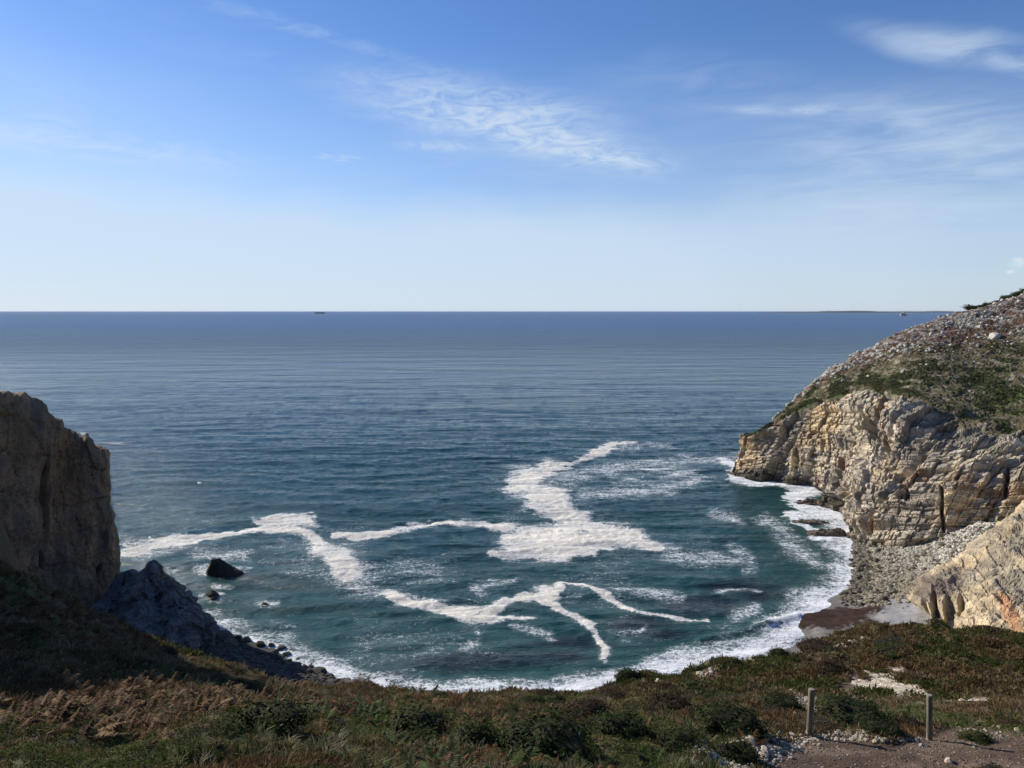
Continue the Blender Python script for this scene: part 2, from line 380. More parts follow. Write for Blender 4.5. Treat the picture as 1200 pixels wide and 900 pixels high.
# swell
amp = ss(1000, 420, wy)*ss(900, 300, np.abs(wx))
ph = 6*fbm(wx/60, wy/60, 0, 2, 60)
zz = .24*np.sin(wy/3.9+wx/22+ph)*(.5+.5*vn(wx/40, wy/25, 0, 61)) + .14*np.sin(wy/2.1-wx/13+ph*1.7) + .20*fbm(wx/7, wy/3.2, 0, 4, 62) + .10*fbm(wx/1.6, wy/1.1, 0, 3, 63)
zz = zz*amp
calm = ss(40, 8, shd)
zz = zz*(1-.6*calm)
br = ss(9, 0, np.abs(line_d(px, py, [(820,752,1),(880,738,1),(935,722,1)])+1))   # small breaking crest
zz = zz + br*.7*near
zz = zz + near*.25*np.exp(-((shd-wid*.6+wob*.6)/2.4)**2)*(.5+.5*a3)
zz = zz + solid*near*(.10+.14*fbm(wx/1.3, wy/1.3, 0, 3, 64))
V = np.stack([wx, wy, zz], -1).reshape(-1, 3)
me = mesh_np('sea_water', V, grid_faces(*wx.shape), {'foam': ('FLOAT', foam), 'dark': ('FLOAT', dark), 'shal': ('FLOAT', shal), 'thick': ('FLOAT', solid*near)})
m = NT('sea_water'); p = m.pos()
fo, dk, sh, th = (m.attr(k, 'Fac') for k in ('foam', 'dark', 'shal', 'thick'))
nf = m.noise(m.map(p, (1.5,2.6,1)), 1.0, 7, .68, .7); nm = m.noise(m.map(p, (.16,.42,1)), 1.0, 6, .62, 1.2)
vw = m.n('ShaderNodeTexVoronoi', feature='DISTANCE_TO_EDGE', inp={'Scale': 1.7})
wv = m.n('ShaderNodeVectorMath', operation='ADD'); m.t.links.new(p, wv.inputs[0])
ncol = m.n('ShaderNodeTexNoise', inp={'Scale': .8, 'Detail': 4.0}); m.t.links.new(p, ncol.inputs['Vector'])
sca = m.n('ShaderNodeVectorMath', operation='SCALE', inp={'Scale': 2.2}); m.t.links.new(ncol.outputs['Color'], sca.inputs[0]); m.t.links.new(sca.outputs[0], wv.inputs[1])
m.t.links.new(wv.outputs[0], vw.inputs['Vector'])
web = m.ramp(vw.outputs[0], 0.0, .22, 1, 0)
vw2 = m.n('ShaderNodeTexVoronoi', feature='DISTANCE_TO_EDGE', inp={'Scale': .62}); m.t.links.new(wv.outputs[0], vw2.inputs['Vector'])
web2 = m.ramp(vw2.outputs[0], 0.0, .30, 1, 0)
nn = m.math('ADD', m.math('MULTIPLY', m.ramp(nf, .28, .72, 0, 1, False), .40), m.math('ADD', m.math('MULTIPLY', m.ramp(nm, .3, .7, 0, 1, False), .34), m.math('ADD', m.math('MULTIPLY', web, .14), m.math('MULTIPLY', web2, .16))))
val = m.math('ADD', fo, m.math('SUBTRACT', nn, 1.0))
fmask = m.ramp(val, -.10, .26)
# colour of the water body
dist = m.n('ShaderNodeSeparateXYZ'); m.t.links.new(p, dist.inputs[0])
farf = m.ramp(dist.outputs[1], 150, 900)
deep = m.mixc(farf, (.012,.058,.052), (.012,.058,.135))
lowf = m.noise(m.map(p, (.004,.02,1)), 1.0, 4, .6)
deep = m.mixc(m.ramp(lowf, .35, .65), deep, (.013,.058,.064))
shc = m.mixc(sh, deep, (.020,.072,.058)); wc = m.mixc(m.math('MULTIPLY', dk, .8), shc, (.012,.011,.014))
fc = m.mixc(m.ramp(nf, .35, .65), (.66,.58,.44), (.93,.90,.82)); fc = m.mixc(th, (.90,.91,.90), fc)
wc = m.mixc(m.math('MULTIPLY', m.ramp(fo, .12, .85), m.ramp(nm, .25, .7, .15, .60)), wc, (.42,.50,.47))
base = m.mixc(fmask, wc, fc)
b1 = m.noise(m.map(p, (.55,1,1)), 1.4, 5, .65); b2 = m.noise(m.map(p, (.35,1,1)), .16, 4, .6); b3 = m.noise(m.map(p, (.3,1,1)), .02, 4, .6)
nb = m.bump(b3, 1.0, 9.0); nb = m.bump(b2, 1.0, .9, nb); nb = m.bump(b1, 1.0, .38, nb)
nb2 = m.bump(m.math('MULTIPLY', nf, fmask), .5, .35, nb)
rgh = m.math('ADD', m.ramp(dist.outputs[1], 200, 3000, .12, .20), m.math('MULTIPLY', fmask, .6), clamp=True)
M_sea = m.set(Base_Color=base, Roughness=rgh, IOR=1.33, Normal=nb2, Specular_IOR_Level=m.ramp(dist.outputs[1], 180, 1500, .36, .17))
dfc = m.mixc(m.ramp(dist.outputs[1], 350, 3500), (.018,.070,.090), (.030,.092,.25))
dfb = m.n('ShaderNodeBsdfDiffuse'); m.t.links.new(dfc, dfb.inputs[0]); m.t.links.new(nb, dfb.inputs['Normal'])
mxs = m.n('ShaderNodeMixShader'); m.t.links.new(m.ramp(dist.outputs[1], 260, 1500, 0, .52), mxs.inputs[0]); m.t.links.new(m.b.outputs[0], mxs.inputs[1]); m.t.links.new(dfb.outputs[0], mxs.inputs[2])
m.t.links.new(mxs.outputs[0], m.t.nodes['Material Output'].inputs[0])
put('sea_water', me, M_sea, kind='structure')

# ---------------------------------------------------------------- cliffs as parametric surfaces
def catmull(net, counts, axis):
    net = np.moveaxis(net, axis, 0); n = net.shape[0]
    ext = np.concatenate([2*net[:1]-net[1:2], net, 2*net[-1:]-net[-2:-1]], 0)
    out = []; par = []
    for i in range(n-1):
        k = counts[i]; t = (np.arange(k+(1 if i == n-2 else 0))/k)
        p0, p1, p2, p3 = ext[i], ext[i+1], ext[i+2], ext[i+3]
        T = t.reshape((-1,)+(1,)*(net.ndim-1))
        L = lambda a, b: np.linalg.norm(b-a, axis=-1, keepdims=True)+1e-3
        e0, e1, e2 = L(p0, p1), L(p1, p2), L(p2, p3)
        m1 = e1*((p1-p0)/e0-(p2-p0)/(e0+e1)+(p2-p1)/e1); m2 = e1*((p2-p1)/e1-(p3-p1)/(e1+e2)+(p3-p2)/e2)
        out.append((2*T**3-3*T**2+1)*p1+(T**3-2*T**2+T)*m1+(-2*T**3+3*T**2)*p2+(T**3-T**2)*m2); par.append(i+t)
    return np.moveaxis(np.concatenate(out, 0), 0, axis), np.concatenate(par)
def normals(Pg):
    du = np.gradient(Pg, axis=0); dv = np.gradient(Pg, axis=1)
    n = np.cross(du, dv); return n/(np.linalg.norm(n, axis=-1, keepdims=True)+1e-9)
def counts_for(net, axis, step, lo=2):
    d = np.linalg.norm(np.diff(net, axis=axis), axis=-1)
    d = d.max(axis=1-axis) if np.isscalar(step) else d.max(axis=1-axis)
    st = np.broadcast_to(step, d.shape)
    return [max(lo, int(math.ceil(a/b))) for a, b in zip(d, st)]
def blocks(s, t, hl, wl, amp, seed, zz=0):
    L = np.floor(s/hl); fs = s/hl-L
    off = hsh(L, L*0+3, L*0, seed)*7.3
    wv_ = wl*(.6+.9*hsh(L, L*0+5, L*0, seed))
    tt = t/wv_+off; B = np.floor(tt); ft = tt-B
    r = hsh(L, B, L*0, seed+1)
    crack = np.minimum(ss(0, .09, fs), ss(0, .07, ft))
    return amp*(r-.5)+amp*.45*(hsh(L, L*0, L*0+9, seed)-.5), crack, r

# --- right headland
cols = [  # foot (px,py,z) , edge (px,py,Y), ridge (px,py,Y)
 ((860,557),(876,514,283),(887,510,288)),
 ((898,564),(918,491,281),(928,474,302)),
 ((940,570),(965,474,273),(962,441,313)),
 ((985,600),(1030,470,246),(1008,415,323)),
 ((1000,640),(1085,502,206),(1078,382,330)),
 ((1060,652,1.5),(1150,533,191),(1148,363,335)),
 ((1125,648,3),(1230,545,179),(1205,345,340)),
]
rows = []
for f_, e_, r_ in cols:
    f = S(*f_); e = P(*e_); r = P(*r_)
    out = np.array([-(e-f)[0], -(e-f)[1], 0]); out /= np.linalg.norm(out)+1e-6
    mid = (e+r)/2+np.array([0,0,1.5*min(1, np.linalg.norm(r-e)/40)])
    hz = r[2]
    rows.append([f+out*2.5-[0,0,5], f, f+(e-f)*[.30,.30,.42], f+(e-f)*[.78,.78,.84], e, e+(mid-e)*.5+[0,0,.4], mid, mid+(r-mid)*.55+[0,0,.6], r, r+[8*r[0]/r[1]+.6,8,-3.2], r+[(hz*.9+6)*r[0]/r[1]+1,hz*.9+6,-hz-5]])
def ext_col(r, dx, dy): return [q+np.array([dx, dy, 0]) for q in r]
last = rows[-1]
rows.append([q+np.array([26, -18 if i < 6 else 0, 0])+np.array([0,0,10])*(i > 4) for i, q in enumerate(last)])
rows.append([q+np.array([80, -40 if i < 6 else 0, 0])+np.array([0,0,18])*(i > 4) for i, q in enumerate(last)])
first = rows[0]; tipc = (first[4]+first[8])/2
back = [np.array([tipc[0]+6, tipc[1]+8, q[2]]) + (q-first[8])*0 for q in first]
rows.insert(0, [np.array([f[0]*.0+first[1][0]+7-(4-min(i,4))*.6, first[1][1]+15-(min(i,4))*1.2, f[2]]) if i < 9 else f for i, f in enumerate(first)])
net = np.array(rows)
net1, up = catmull(net, counts_for(net[:, :9], 0, .27), 0)
stepv = [1.2,.26,.26,.24,.5,.5,.5,.5,1.0,4.0]
cv = [4, 70, 74, 50, 70, 60, 60, 56, 12, 14]
Pg, vp = catmull(net1, cv, 1)
U, Vv = np.meshgrid(up, vp, indexing='ij')
arc = np.concatenate([[0], np.cumsum(np.linalg.norm(np.diff(net1[:, 1], axis=0), axis=-1))])[:, None]+0*U
nrm = normals(Pg)
if nrm[len(up)//2, 100, 0] > 0: nrm = -nrm
x, y, z = Pg[..., 0], Pg[..., 1], Pg[..., 2]
edge_n = fbm(x/9, y/9, z/9, 4, 70)
wc_ = ss(4.35, 3.9, Vv+edge_n*.5+.15*fbm(arc/4, z/4, 0, 3, 72))*ss(9.5, 8.9, Vv)      # cliff weight
tilt = .17
sb = z - arc*tilt + fbm(x/16, y/16, z/16, 3, 74)*1.4 + 12
arc = .45*x-.9*y+214+fbm(x/20, y/20, z/30, 2, 71)*1.2
sb = z - arc*tilt + fbm(x/26, y/26, z/26, 2, 74)*1.6 + 12
d1, c1, r1 = blocks(sb, arc+z*.05, 2.4, 3.0, 1.25, 80)
d2, c2, r2 = blocks(sb+fbm(arc/3, z/3, 0, 2, 81)*.15, arc, .95, 1.5, .8, 82)
d0, c0, r0 = blocks(sb+1.2*fbm(arc/20, z/20, 0, 2, 83), arc+.8*fbm(z/9, arc/30, 0, 2, 86), 8.5, 6.5, 2.8, 88)
lay = np.floor(sb/1.7); ledge_ = (hsh(lay, lay*0, lay*0, 89)-.5)*1.1
gul = d0 - (1-c0)*.6 + ledge_ - 1.8*ss(.35, .8, fbm(arc/5.5, z/26, 0, 2, 84)) + 1.5*fbm(arc/17, z/24, 0, 2, 85)
slots = np.zeros_like(arc)
for (sx_, sy_, w_, h_, dp) in ((1023,500,3.5,24,4),(1036,510,2.5,20,4),(918,505,2.5,10,2.5),(1180,560,4,22,3.5),(1105,600,3,30,3),(935,540,5,16,2.5),(1060,575,3,14,3),(985,575,3,20,2.5),(1000,530,3,12,3)):
    ppx, ppy = to_px(x, y, z)
    slots = np.maximum(slots, dp*ss(1.1, .5, np.hypot((ppx+edge_n*3-sx_)/w_, (ppy-sy_)/h_)))
over = ss(-.1, .5, fbm(arc/12, sb/5, 0, 2, 87))*1.6
disp = wc_*(d1+d2 - (1-c1)*.7 - (1-c2)*.35 + gul - slots + over)
grs = (1-wc_)*(fbm(x/6, y/6, z/6, 5, 90)*.9 + np.abs(fbm(x/1.5, y/1.5, z/1.5, 3, 91))*.5)*ss(9.6, 8.6, Vv)
Pd = Pg+nrm*(disp+grs)[..., None]
hx, hy, hz_ = Pd[..., 0], Pd[..., 1], Pd[..., 2]
ppx, ppy = to_px(x, y, z)
# colours
cA = v3((.48,.405,.29)); cB = v3((.36,.31,.24)); cY = v3((.58,.43,.24)); cG = v3((.23,.20,.16))
tone = fbm(arc/9, sb/5, 1, 4, 92)
cc = bl(cB, cA, ss(-.3, .4, tone)); cc = bl(cc, cY, ss(.15, .65, fbm(arc/13, z/9, 4, 4, 93)+.35*ss(1050, 960, ppx)*ss(470, 500, ppy)*ss(600, 540, ppy))*.75)
cc = bl(cc, cG, ss(.1, .6, fbm(arc/5, z/12, 8, 4, 94))*.55)
cc = cc*(.62+.40*r2[..., None]+.25*r1[..., None])
lay2 = np.floor(sb/.62)
cc = cc*(.78+.44*hsh(lay, lay*0, lay*0, 120)[..., None])*(.82+.36*hsh(lay2, lay2*0, lay2*0, 121)[..., None])
cc = bl(cc, v3((.065,.055,.042)), ss(3.4, 1.2, z+edge_n*1.4)*.85)
cc = bl(cc, v3((.25,.13,.06)), ss(.55, .8, fbm(arc/6, z/6, 14, 3, 95))*.5)
s1 = fbm(x/5, y/8, z/5, 4, 96); s2 = fbm(x/1.6, y/2.5, z/1.6, 3, 97)
gb_ = bl(v3((.105,.088,.045)), v3((.155,.125,.085)), ss(-.2, .5, s2))
band = ss(6.6, 5.2, Vv+s1*.9)*ss(4.0, 4.6, Vv+s1*.3)
gb_ = bl(gb_, v3((.070,.095,.028)), ss(-.1, .35, s1+.3*band+.25*s2-.15)*(.35+.65*band))
up_ = ss(6.1, 6.6, Vv+s1*.4)
gb_ = bl(gb_, bl(v3((.115,.062,.040)), v3((.26,.235,.205)), ss(-.1, .3, s2+.3*s1+.5*(Vv-7))), up_*.85)
gb_ = bl(gb_, cA*.8, ss(.35, .6, s2-.3*s1)*.5*(1-up_))
cc = bl(gb_, cc, wc_)
me = mesh_np('headland', Pd.reshape(-1, 3), grid_faces(len(up), len(vp)), {'Col': ('FLOAT_COLOR', cc.reshape(-1, 3))}, smooth=False)
put('headland', me, M_cliff, kind='structure')
HL = dict(P=Pd, V=Vv, wc=wc_, px=ppx, py=ppy, s1=s1, s2=s2)

# --- near right buttress
bt = [ # foot (px,Y,z), ridge (px,py,Y)
 ((1052,150,1.5),(1064,700,153)),
 ((1056,138,1.5),(1072,698,149)),
 ((1075,128,2),(1096,671,149)),
 ((1110,122,3),(1130,653,153)),
 ((1160,116,4),(1166,620,156)),
 ((1230,112,5),(1215,585,160)),
 ((1350,108,6),(1330,510,165)),
 ((1500,106,8),(1500,420,170)),
]
rows = []
for f_, r_ in bt:
    f = PZ(*f_); r = P(*r_)
    rows.append([f+[0,-2,-4], f, f+(r-f)*[.3,.3,.42], f+(r-f)*[.68,.68,.80], r, r+[1.0,3,-1.2], r+[3,14,-max(2, r[2]*.6)-3]])
net = np.array(rows)
net1, up = catmull(net, counts_for(net[:, :6], 0, .3), 0)
Pg, vp = catmull(net1, [6, 50, 40, 36, 10, 12], 1)
U, Vv = np.meshgrid(up, vp, indexing='ij'); nrm = normals(Pg)
if nrm[len(up)//2, 60, 1] > 0: nrm = -nrm
x, y, z = Pg[..., 0], Pg[..., 1], Pg[..., 2]; ppx, ppy = to_px(x, y, z)
arc = x-.3*y
sb = z+x*.25+fbm(x/8, y/8, z/8, 3, 101)*2
d2, c2, r2 = blocks(sb, arc, 1.1, 1.9, .9, 102)
rg = fbm(x/5, y/5, z/5, 5, 103)
dv = -3.2*ss(.15, .6, fbm(arc/2.6, z/14, 3, 2, 104))*ss(1125, 1090, ppx)*ss(684, 700, ppy)
slots = np.zeros_like(arc)
for (sx_, sy_, w_, h_, dp) in ((1080,722,4,26,6),(1093,716,5,32,7),(1111,722,8,24,7),(1125,708,4,14,5),(1068,728,3,14,4)):
    slots = np.maximum(slots, dp*ss(1.1, .4, np.hypot((ppx+rg*3-sx_)/w_, (ppy-sy_)/h_)))
Pd = Pg+nrm*(rg*1.1+d2*.5-(1-c2)*.15+fbm(x/1.2,y/1.2,z/1.2,3,105)*.28+dv-slots)[..., None]
t1 = fbm(x/6, y/6, z/6, 4, 106); t2 = fbm(x/1.5, y/1.5, z/1.0, 4, 107)
cc = bl(v3((.34,.285,.20)), v3((.52,.41,.255)), ss(-.3, .4, t1+.5*ss(690, 735, ppy)))
cc = bl(cc, v3((.25,.21,.15)), ss(.05, .5, t2)*.35)
cc = bl(cc, v3((.16,.12,.10)), ss(1.3, .6, np.hypot((ppx-1095)/35, (ppy-688)/12))*.7)
cc = bl(cc, v3((.52,.25,.11)), ss(1.2, .4, np.hypot((ppx-1190+(ppy-735)*-.4)/12, (ppy-725)/35)+t2*.3)*.75)
cc = cc*(.8+.4*r2[..., None])
me = mesh_np('buttress', Pd.reshape(-1, 3), grid_faces(len(up), len(vp)), {'Col': ('FLOAT_COLOR', cc.reshape(-1, 3))}, smooth=False)
put('cliff_buttress', me, M_cliff, kind='structure')

# --- left cliff
def lc(px, fz, fY, ey, eY, mx=0):
    f = PZ(px, fY, fz); e = P(px+mx, ey, eY); return f, e
lcs = [lc(-260,8,118,395,136), lc(-120,8,120,425,137), lc(0,7,124,463,141), lc(22,6,127,469,143), lc(48,5,131,484,146), lc(82,4,136,509,149), lc(108,2,140,520,151)]
rows = []
for f, e in lcs:
    rows.append([f-[0,0,5], f, f+(e-f)*[.35,.35,.3], f+(e-f)*[.7,.7,.7], e, e+[-3,3,-.9], e+[-17,22,-9], e+[-32,40,-e[2]-4]])
e = P(123,525,154)
prof = [PZ(133,153,-5), PZ(135,152.5,0), P(141,652,152), P(128,592,153), e, e+[-3,3,-1.2], e+[-15,18,-9], e+[-27,32,-e[2]-4]]
rows.append([np.array(q) for q in prof])
rows.append([q+np.array([-7.5,7,0])+(np.array([0,0,-.8]) if i >= 4 else 0) for i, q in enumerate(prof)])
rows.append([q+np.array([-24,20,0])+(np.array([0,0,-4]) if 4 <= i < 7 else 0) for i, q in enumerate(prof)])
net = np.array(rows)
net1, up = catmull(net, counts_for(net[:, :5], 0, .3), 0)
Pg, vp = catmull(net1, [6, 40, 48, 40, 10, 14, 20], 1)
U, Vv = np.meshgrid(up, vp, indexing='ij'); nrm = normals(Pg)
if nrm[len(up)//3, 60, 1] > 0: nrm = -nrm
x, y, z = Pg[..., 0], Pg[..., 1], Pg[..., 2]; ppx, ppy = to_px(x, y, z)
arc = x+.6*y
fl = fbm(arc/5, z/30, 0, 4, 110); d1, c1, r1 = blocks(z*.6+arc*.5, arc-z*.15, 4.0, 3.0, .5, 111)
wface = ss(5.2, 4.2, Vv)
slots = np.zeros_like(arc)
for (sx_, sy_, w_, h_, dp) in ((52,585,4,70,1.6),(50,655,3,14,2.5),(118,668,3,8,2.0),(122,635,3,16,1.5),(74,540,14,40,1.2)):
    slots = np.maximum(slots, dp*ss(1.1, .3, np.hypot((ppx+fl*5-sx_)/w_, (ppy-sy_)/h_)))
e1, k1, q1 = blocks(z*.9+arc*.25+2*fbm(arc/8, z/8, 0, 2, 116), arc+z*.25+1.5*fbm(z/7, arc/9, 3, 2, 117), 5.5, 2.6, .9, 118)
edgew = ss(0, 1.0, np.minimum(1, np.abs(U-7.2)))*.6+.4
Pd = Pg+nrm*(edgew*(fl*1.5+d1*wface-(1-c1)*.2*wface+(e1-(1-k1)*.35)*wface+fbm(x/6, y/6, z/9, 4, 112)*1.1)+fbm(x/1.3, y/1.3, z/1.3, 4, 113)*.3-slots)[..., None]
t1 = fbm(arc/4, z/16, 0, 4, 114); t2 = fbm(x/2, y/2, z/3, 4, 115)
cc = bl(v3((.29,.185,.10)), v3((.17,.12,.075)), ss(-.2, .4, t1)); cc = bl(cc, v3((.14,.11,.085)), ss(0, .5, t2)*.5)
cc = bl(cc, v3((.27,.155,.075)), ss(1.3, .3, np.hypot((ppx-75)/24, (ppy-560)/75)+t2*.3)*.7)
cc = bl(cc, v3((.035,.03,.022)), ss(4.0, 4.5, Vv+t2*.2))
me = mesh_np('left_cliff', Pd.reshape(-1, 3), grid_faces(len(up), len(vp)), {'Col': ('FLOAT_COLOR', cc.reshape(-1, 3))}, smooth=False)
put('cliff', me, M_cliff, kind='structure')

#PART2
# ================================================================ loose rocks
import bmesh
def ico(sub):
    bm = bmesh.new(); bmesh.ops.create_icosphere(bm, subdivisions=sub, radius=1.0)
    V = np.array([v.co[:] for v in bm.verts]); Fc = np.array([[v.index for v in f.verts] for f in bm.faces]); bm.free(); return V, Fc
ICO = {k: ico(k) for k in (2, 3, 4, 5)}
def rock_np(seed, sub=3, cuts=9, sq=(1,1,1), rough=.12, depth=.62):
    r_ = np.random.default_rng(seed); V, Fc = ICO[sub]; V = V.copy()
    for _ in range(cuts):
        n = r_.normal(size=3); n /= np.linalg.norm(n); d = r_.uniform(depth, .92)
        over = V@n-d; V -= np.where(over > 0, over, 0)[:, None]*n*.96
    o = r_.uniform(0, 50)
    V *= (1+rough*fbm(V[:, 0]*1.3+o, V[:, 1]*1.3, V[:, 2]*1.3, 4, seed % 97))[:, None]
    return V*np.array(sq), Fc
def tone(V, c, seed, var=.25):
    n = fbm(V[:, 0]*2.1, V[:, 1]*2.1, V[:, 2]*3.1, 3, seed)
    return np.array(c)[None]*(1+var*n[:, None])
def rock_mesh(name, seed, c, mat, **kw):
    V, Fc = rock_np(seed, **kw); me = mesh_np(name, V, Fc, {'Col': ('FLOAT_COLOR', tone(V, c, seed % 50))}, smooth=False); me.materials.append(mat); return me
def rgb(seed): return np.random.default_rng(seed)
def scatter_rocks(name, pts, sizes, mat, colf, seed, sub=2, nproto=6, sq=(1,1,.7), kind='stuff', cuts=9):
    """merged mesh of many small stones"""
    r_ = np.random.default_rng(seed); VV = []; FF = []; CC = []; off = 0
    pr = [rock_np(seed+i, sub=sub, cuts=cuts, sq=sq) for i in range(nproto)] if sub > 1 else None
    for i in range(nproto):
        sel = np.arange(i, len(pts), nproto)
        if not len(sel): continue
        V, Fc = pr[i]; a = r_.uniform(0, 6.28, len(sel)); s = sizes[sel]; ca, sa = np.cos(a), np.sin(a)
        st = r_.uniform(.7, 1.3, (len(sel), 3))
        X_ = V[None]*st[:, None, :]
        xx = (X_[..., 0]*ca[:, None]-X_[..., 1]*sa[:, None])*s[:, None]+pts[sel, 0][:, None]
        yy = (X_[..., 0]*sa[:, None]+X_[..., 1]*ca[:, None])*s[:, None]+pts[sel, 1][:, None]
        z_ = X_[..., 2]*s[:, None]+pts[sel, 2][:, None]
        VV.append(np.stack([xx, yy, z_], -1).reshape(-1, 3))
        FF.append((Fc[None]+(np.arange(len(sel))*len(V))[:, None, None]+off).reshape(-1, 3)); off += len(sel)*len(V)
        CC.append(np.repeat(colf(pts[sel], r_), len(V), 0))
    me = mesh_np(name, np.concatenate(VV), np.concatenate(FF), {'Col': ('FLOAT_COLOR', np.concatenate(CC))}, smooth=False)
    return put(name, me, mat, kind=kind)

# --- pinnacle of dark rock below the left cliff
def lobe(base, top, rb, rt, seed, nseg=120, nh=80, lean=.0, asym=1.0):
    a = np.linspace(0, 2*np.pi, nseg+1)[:-1]; t = np.linspace(0, 1, nh)
    T, Aa = np.meshgrid(t, a, indexing='ij')
    prof = rb*(1-T)**.75*(1-.15*np.sin(T*7)) + rt*T
    prof = prof*np.sqrt(np.clip(1-T**9, 0, 1))
    cx_ = base[0]+(top[0]-base[0])*T; cy_ = base[1]+(top[1]-base[1])*T; cz_ = base[2]+(top[2]-base[2])*T
    x = cx_+np.cos(Aa)*prof; y = cy_+np.sin(Aa)*prof*asym; z = cz_
    n = fbm(x/4, y/4, z/6, 4, seed)*2.2 + np.abs(fbm(x/1.8, y/1.8, z/3.5, 4, seed+1))*1.1
    d1, c1, r1 = blocks(z*.5+x*.5, Aa*3+z*.35, 2.6, 1.1, 1.6, seed+2)
    k = (n+d1-(1-c1)*.4)*np.clip((1-T)*3+.25, 0, 1)*min(1, rb/4)
    x = x+np.cos(Aa)*k; y = y+np.sin(Aa)*k; z = z+fbm(x/1.5, y/1.5, 0, 3, seed+4)*.5*min(1, rb/4)
    V = np.stack([x, y, z], -1).reshape(-1, 3)
    i = np.arange(nh-1)[:, None]*nseg; j = np.arange(nseg)[None]; j2 = (j+1) % nseg
    q = np.stack([i+j, i+j2, i+nseg+j2, i+nseg+j], -1).reshape(-1, 4)
    return V, q
def merge(parts):
    VV = []; FF = []; o = 0
    for V, q in parts: VV.append(V); FF.append(q+o); o += len(V)
    return np.concatenate(VV), np.concatenate(FF)
def pz(px_, py_, Y): return P(px_, py_, Y)
parts = [lobe(PZ(186,133,-1), P(179,657,135), 8.0, .9, 300), lobe(PZ(152,137,-1), P(150,668,139), 6.0, 1.0, 310), lobe(PZ(205,130,-1), P(203,690,132), 6.5, 1.0, 320),
         lobe(PZ(212,126,-1), P(212,712,127), 6.0, 1.2, 330), lobe(PZ(165,126,0), P(168,705,128), 9.0, 1.2, 340), lobe(PZ(130,134,0), P(132,700,135), 7, 1.5, 350)]
V, q = merge(parts); o0 = V.mean(0)*[1,1,0]
me = mesh_np('rock_pinnacle', V-o0, q, {'Col': ('FLOAT_COLOR', tone(V, (.15,.14,.13), 3, .4))}, smooth=False)
put('rock_pinnacle', me, M_dark, loc=o0, label='jagged dark grey rock pinnacle rising at the foot of the left cliff', category='rock')
# --- sea rocks
def sea_rock(px_, py_, wpx, h, seed, label, sq=(1,.8,1), shear=0.0, name='sea_rock', group=None, rotz=0.0, sub=4):
    p0 = S(px_, py_); wm = wpx/F*(p0[1]*CP+H*SP)/2
    V, Fc = rock_np(seed, sub=sub, cuts=14, rough=.16, depth=.5)
    V = V*np.array([wm, wm*sq[1], h])
    if shear: V[:, 2] *= 1-shear*(V[:, 0]/wm)
    n = fbm(V[:, 0]/1.2, V[:, 1]/1.2, V[:, 2]/1.2, 4, seed % 60); V += V/(np.linalg.norm(V, axis=1, keepdims=True)+1e-6)*(n*.28*min(1, wm/3))[:, None]
    me = mesh_np(name, V, Fc, {'Col': ('FLOAT_COLOR', tone(V, (.055,.047,.038), seed % 40, .35))}, smooth=False)
    return put(name, me, M_dark, loc=(p0[0], p0[1], -.15), rot=(0,0,rotz), label=label, category='rock', group=group)
sea_rock(261, 672, 52, 3.5, 507, 'large angular dark rock standing in the sea below the long foam streak', sq=(1,.65,1), shear=.45)
sea_rock(249, 701, 21, 1.7, 502, 'small rounded dark rock in the water just below the large sea rock')
sea_rock(262, 678, 20, .5, 505, 'low wet rock awash against the base of the large sea rock', sq=(1,.4,1))
sea_rock(233, 720, 17, 1.0, 503, 'low dark rock beside the tip of the jagged pinnacle', sq=(1,.6,1))
sea_rock(311, 708, 11, .5, 504, 'flat rock ringed by a patch of white foam near the left shore', sq=(1,.5,1))
# ledges at the right
def ledge(px_, py_, wpx, h, dep, seed, label, rotz):
    p0 = S(px_, py_); wm = wpx/F*(p0[1]*CP+H*SP)/2
    nx, ny = 90, 44; u_, v_ = np.meshgrid(np.linspace(-1, 1, nx), np.linspace(-1, 1, ny), indexing='ij')
    x = u_*wm; y = v_*dep; env = np.clip(1-np.abs(u_)**3, 0, 1)*np.clip(1-np.abs(v_)**4, 0, 1)
    hh = np.floor((h*(.55+.45*u_)*(1+.9*fbm(x/2, y/1.2, 0, 4, seed)))/.45)*.45
    z = -1.0+(1.0+np.maximum(hh, .2))*env**.6+fbm(x/.7, y/.7, 0, 3, seed+1)*.12
    me = mesh_np('rock_ledge', np.stack([x, y, z], -1).reshape(-1, 3), grid_faces(nx, ny), {'Col': ('FLOAT_COLOR', tone(np.stack([x, y, z], -1).reshape(-1, 3), (.17,.13,.09), 7, .4))}, smooth=False)
    put('rock_ledge', me, M_dark, loc=p0, rot=(0,0,rotz), label=label, category='rock ledge')
ledge(962, 590, 84, 2.2, 3.2, 520, 'long brown rock ledge reaching into the sea under the headland wall', -.12)
ledge(946, 612, 66, .9, 1.6, 521, 'thin low rock ledge awash between two bigger ledges', -.10)
ledge(966, 625, 54, 1.6, 2.6, 522, 'stubby dark rock ledge nearest the boulder beach', -.15)

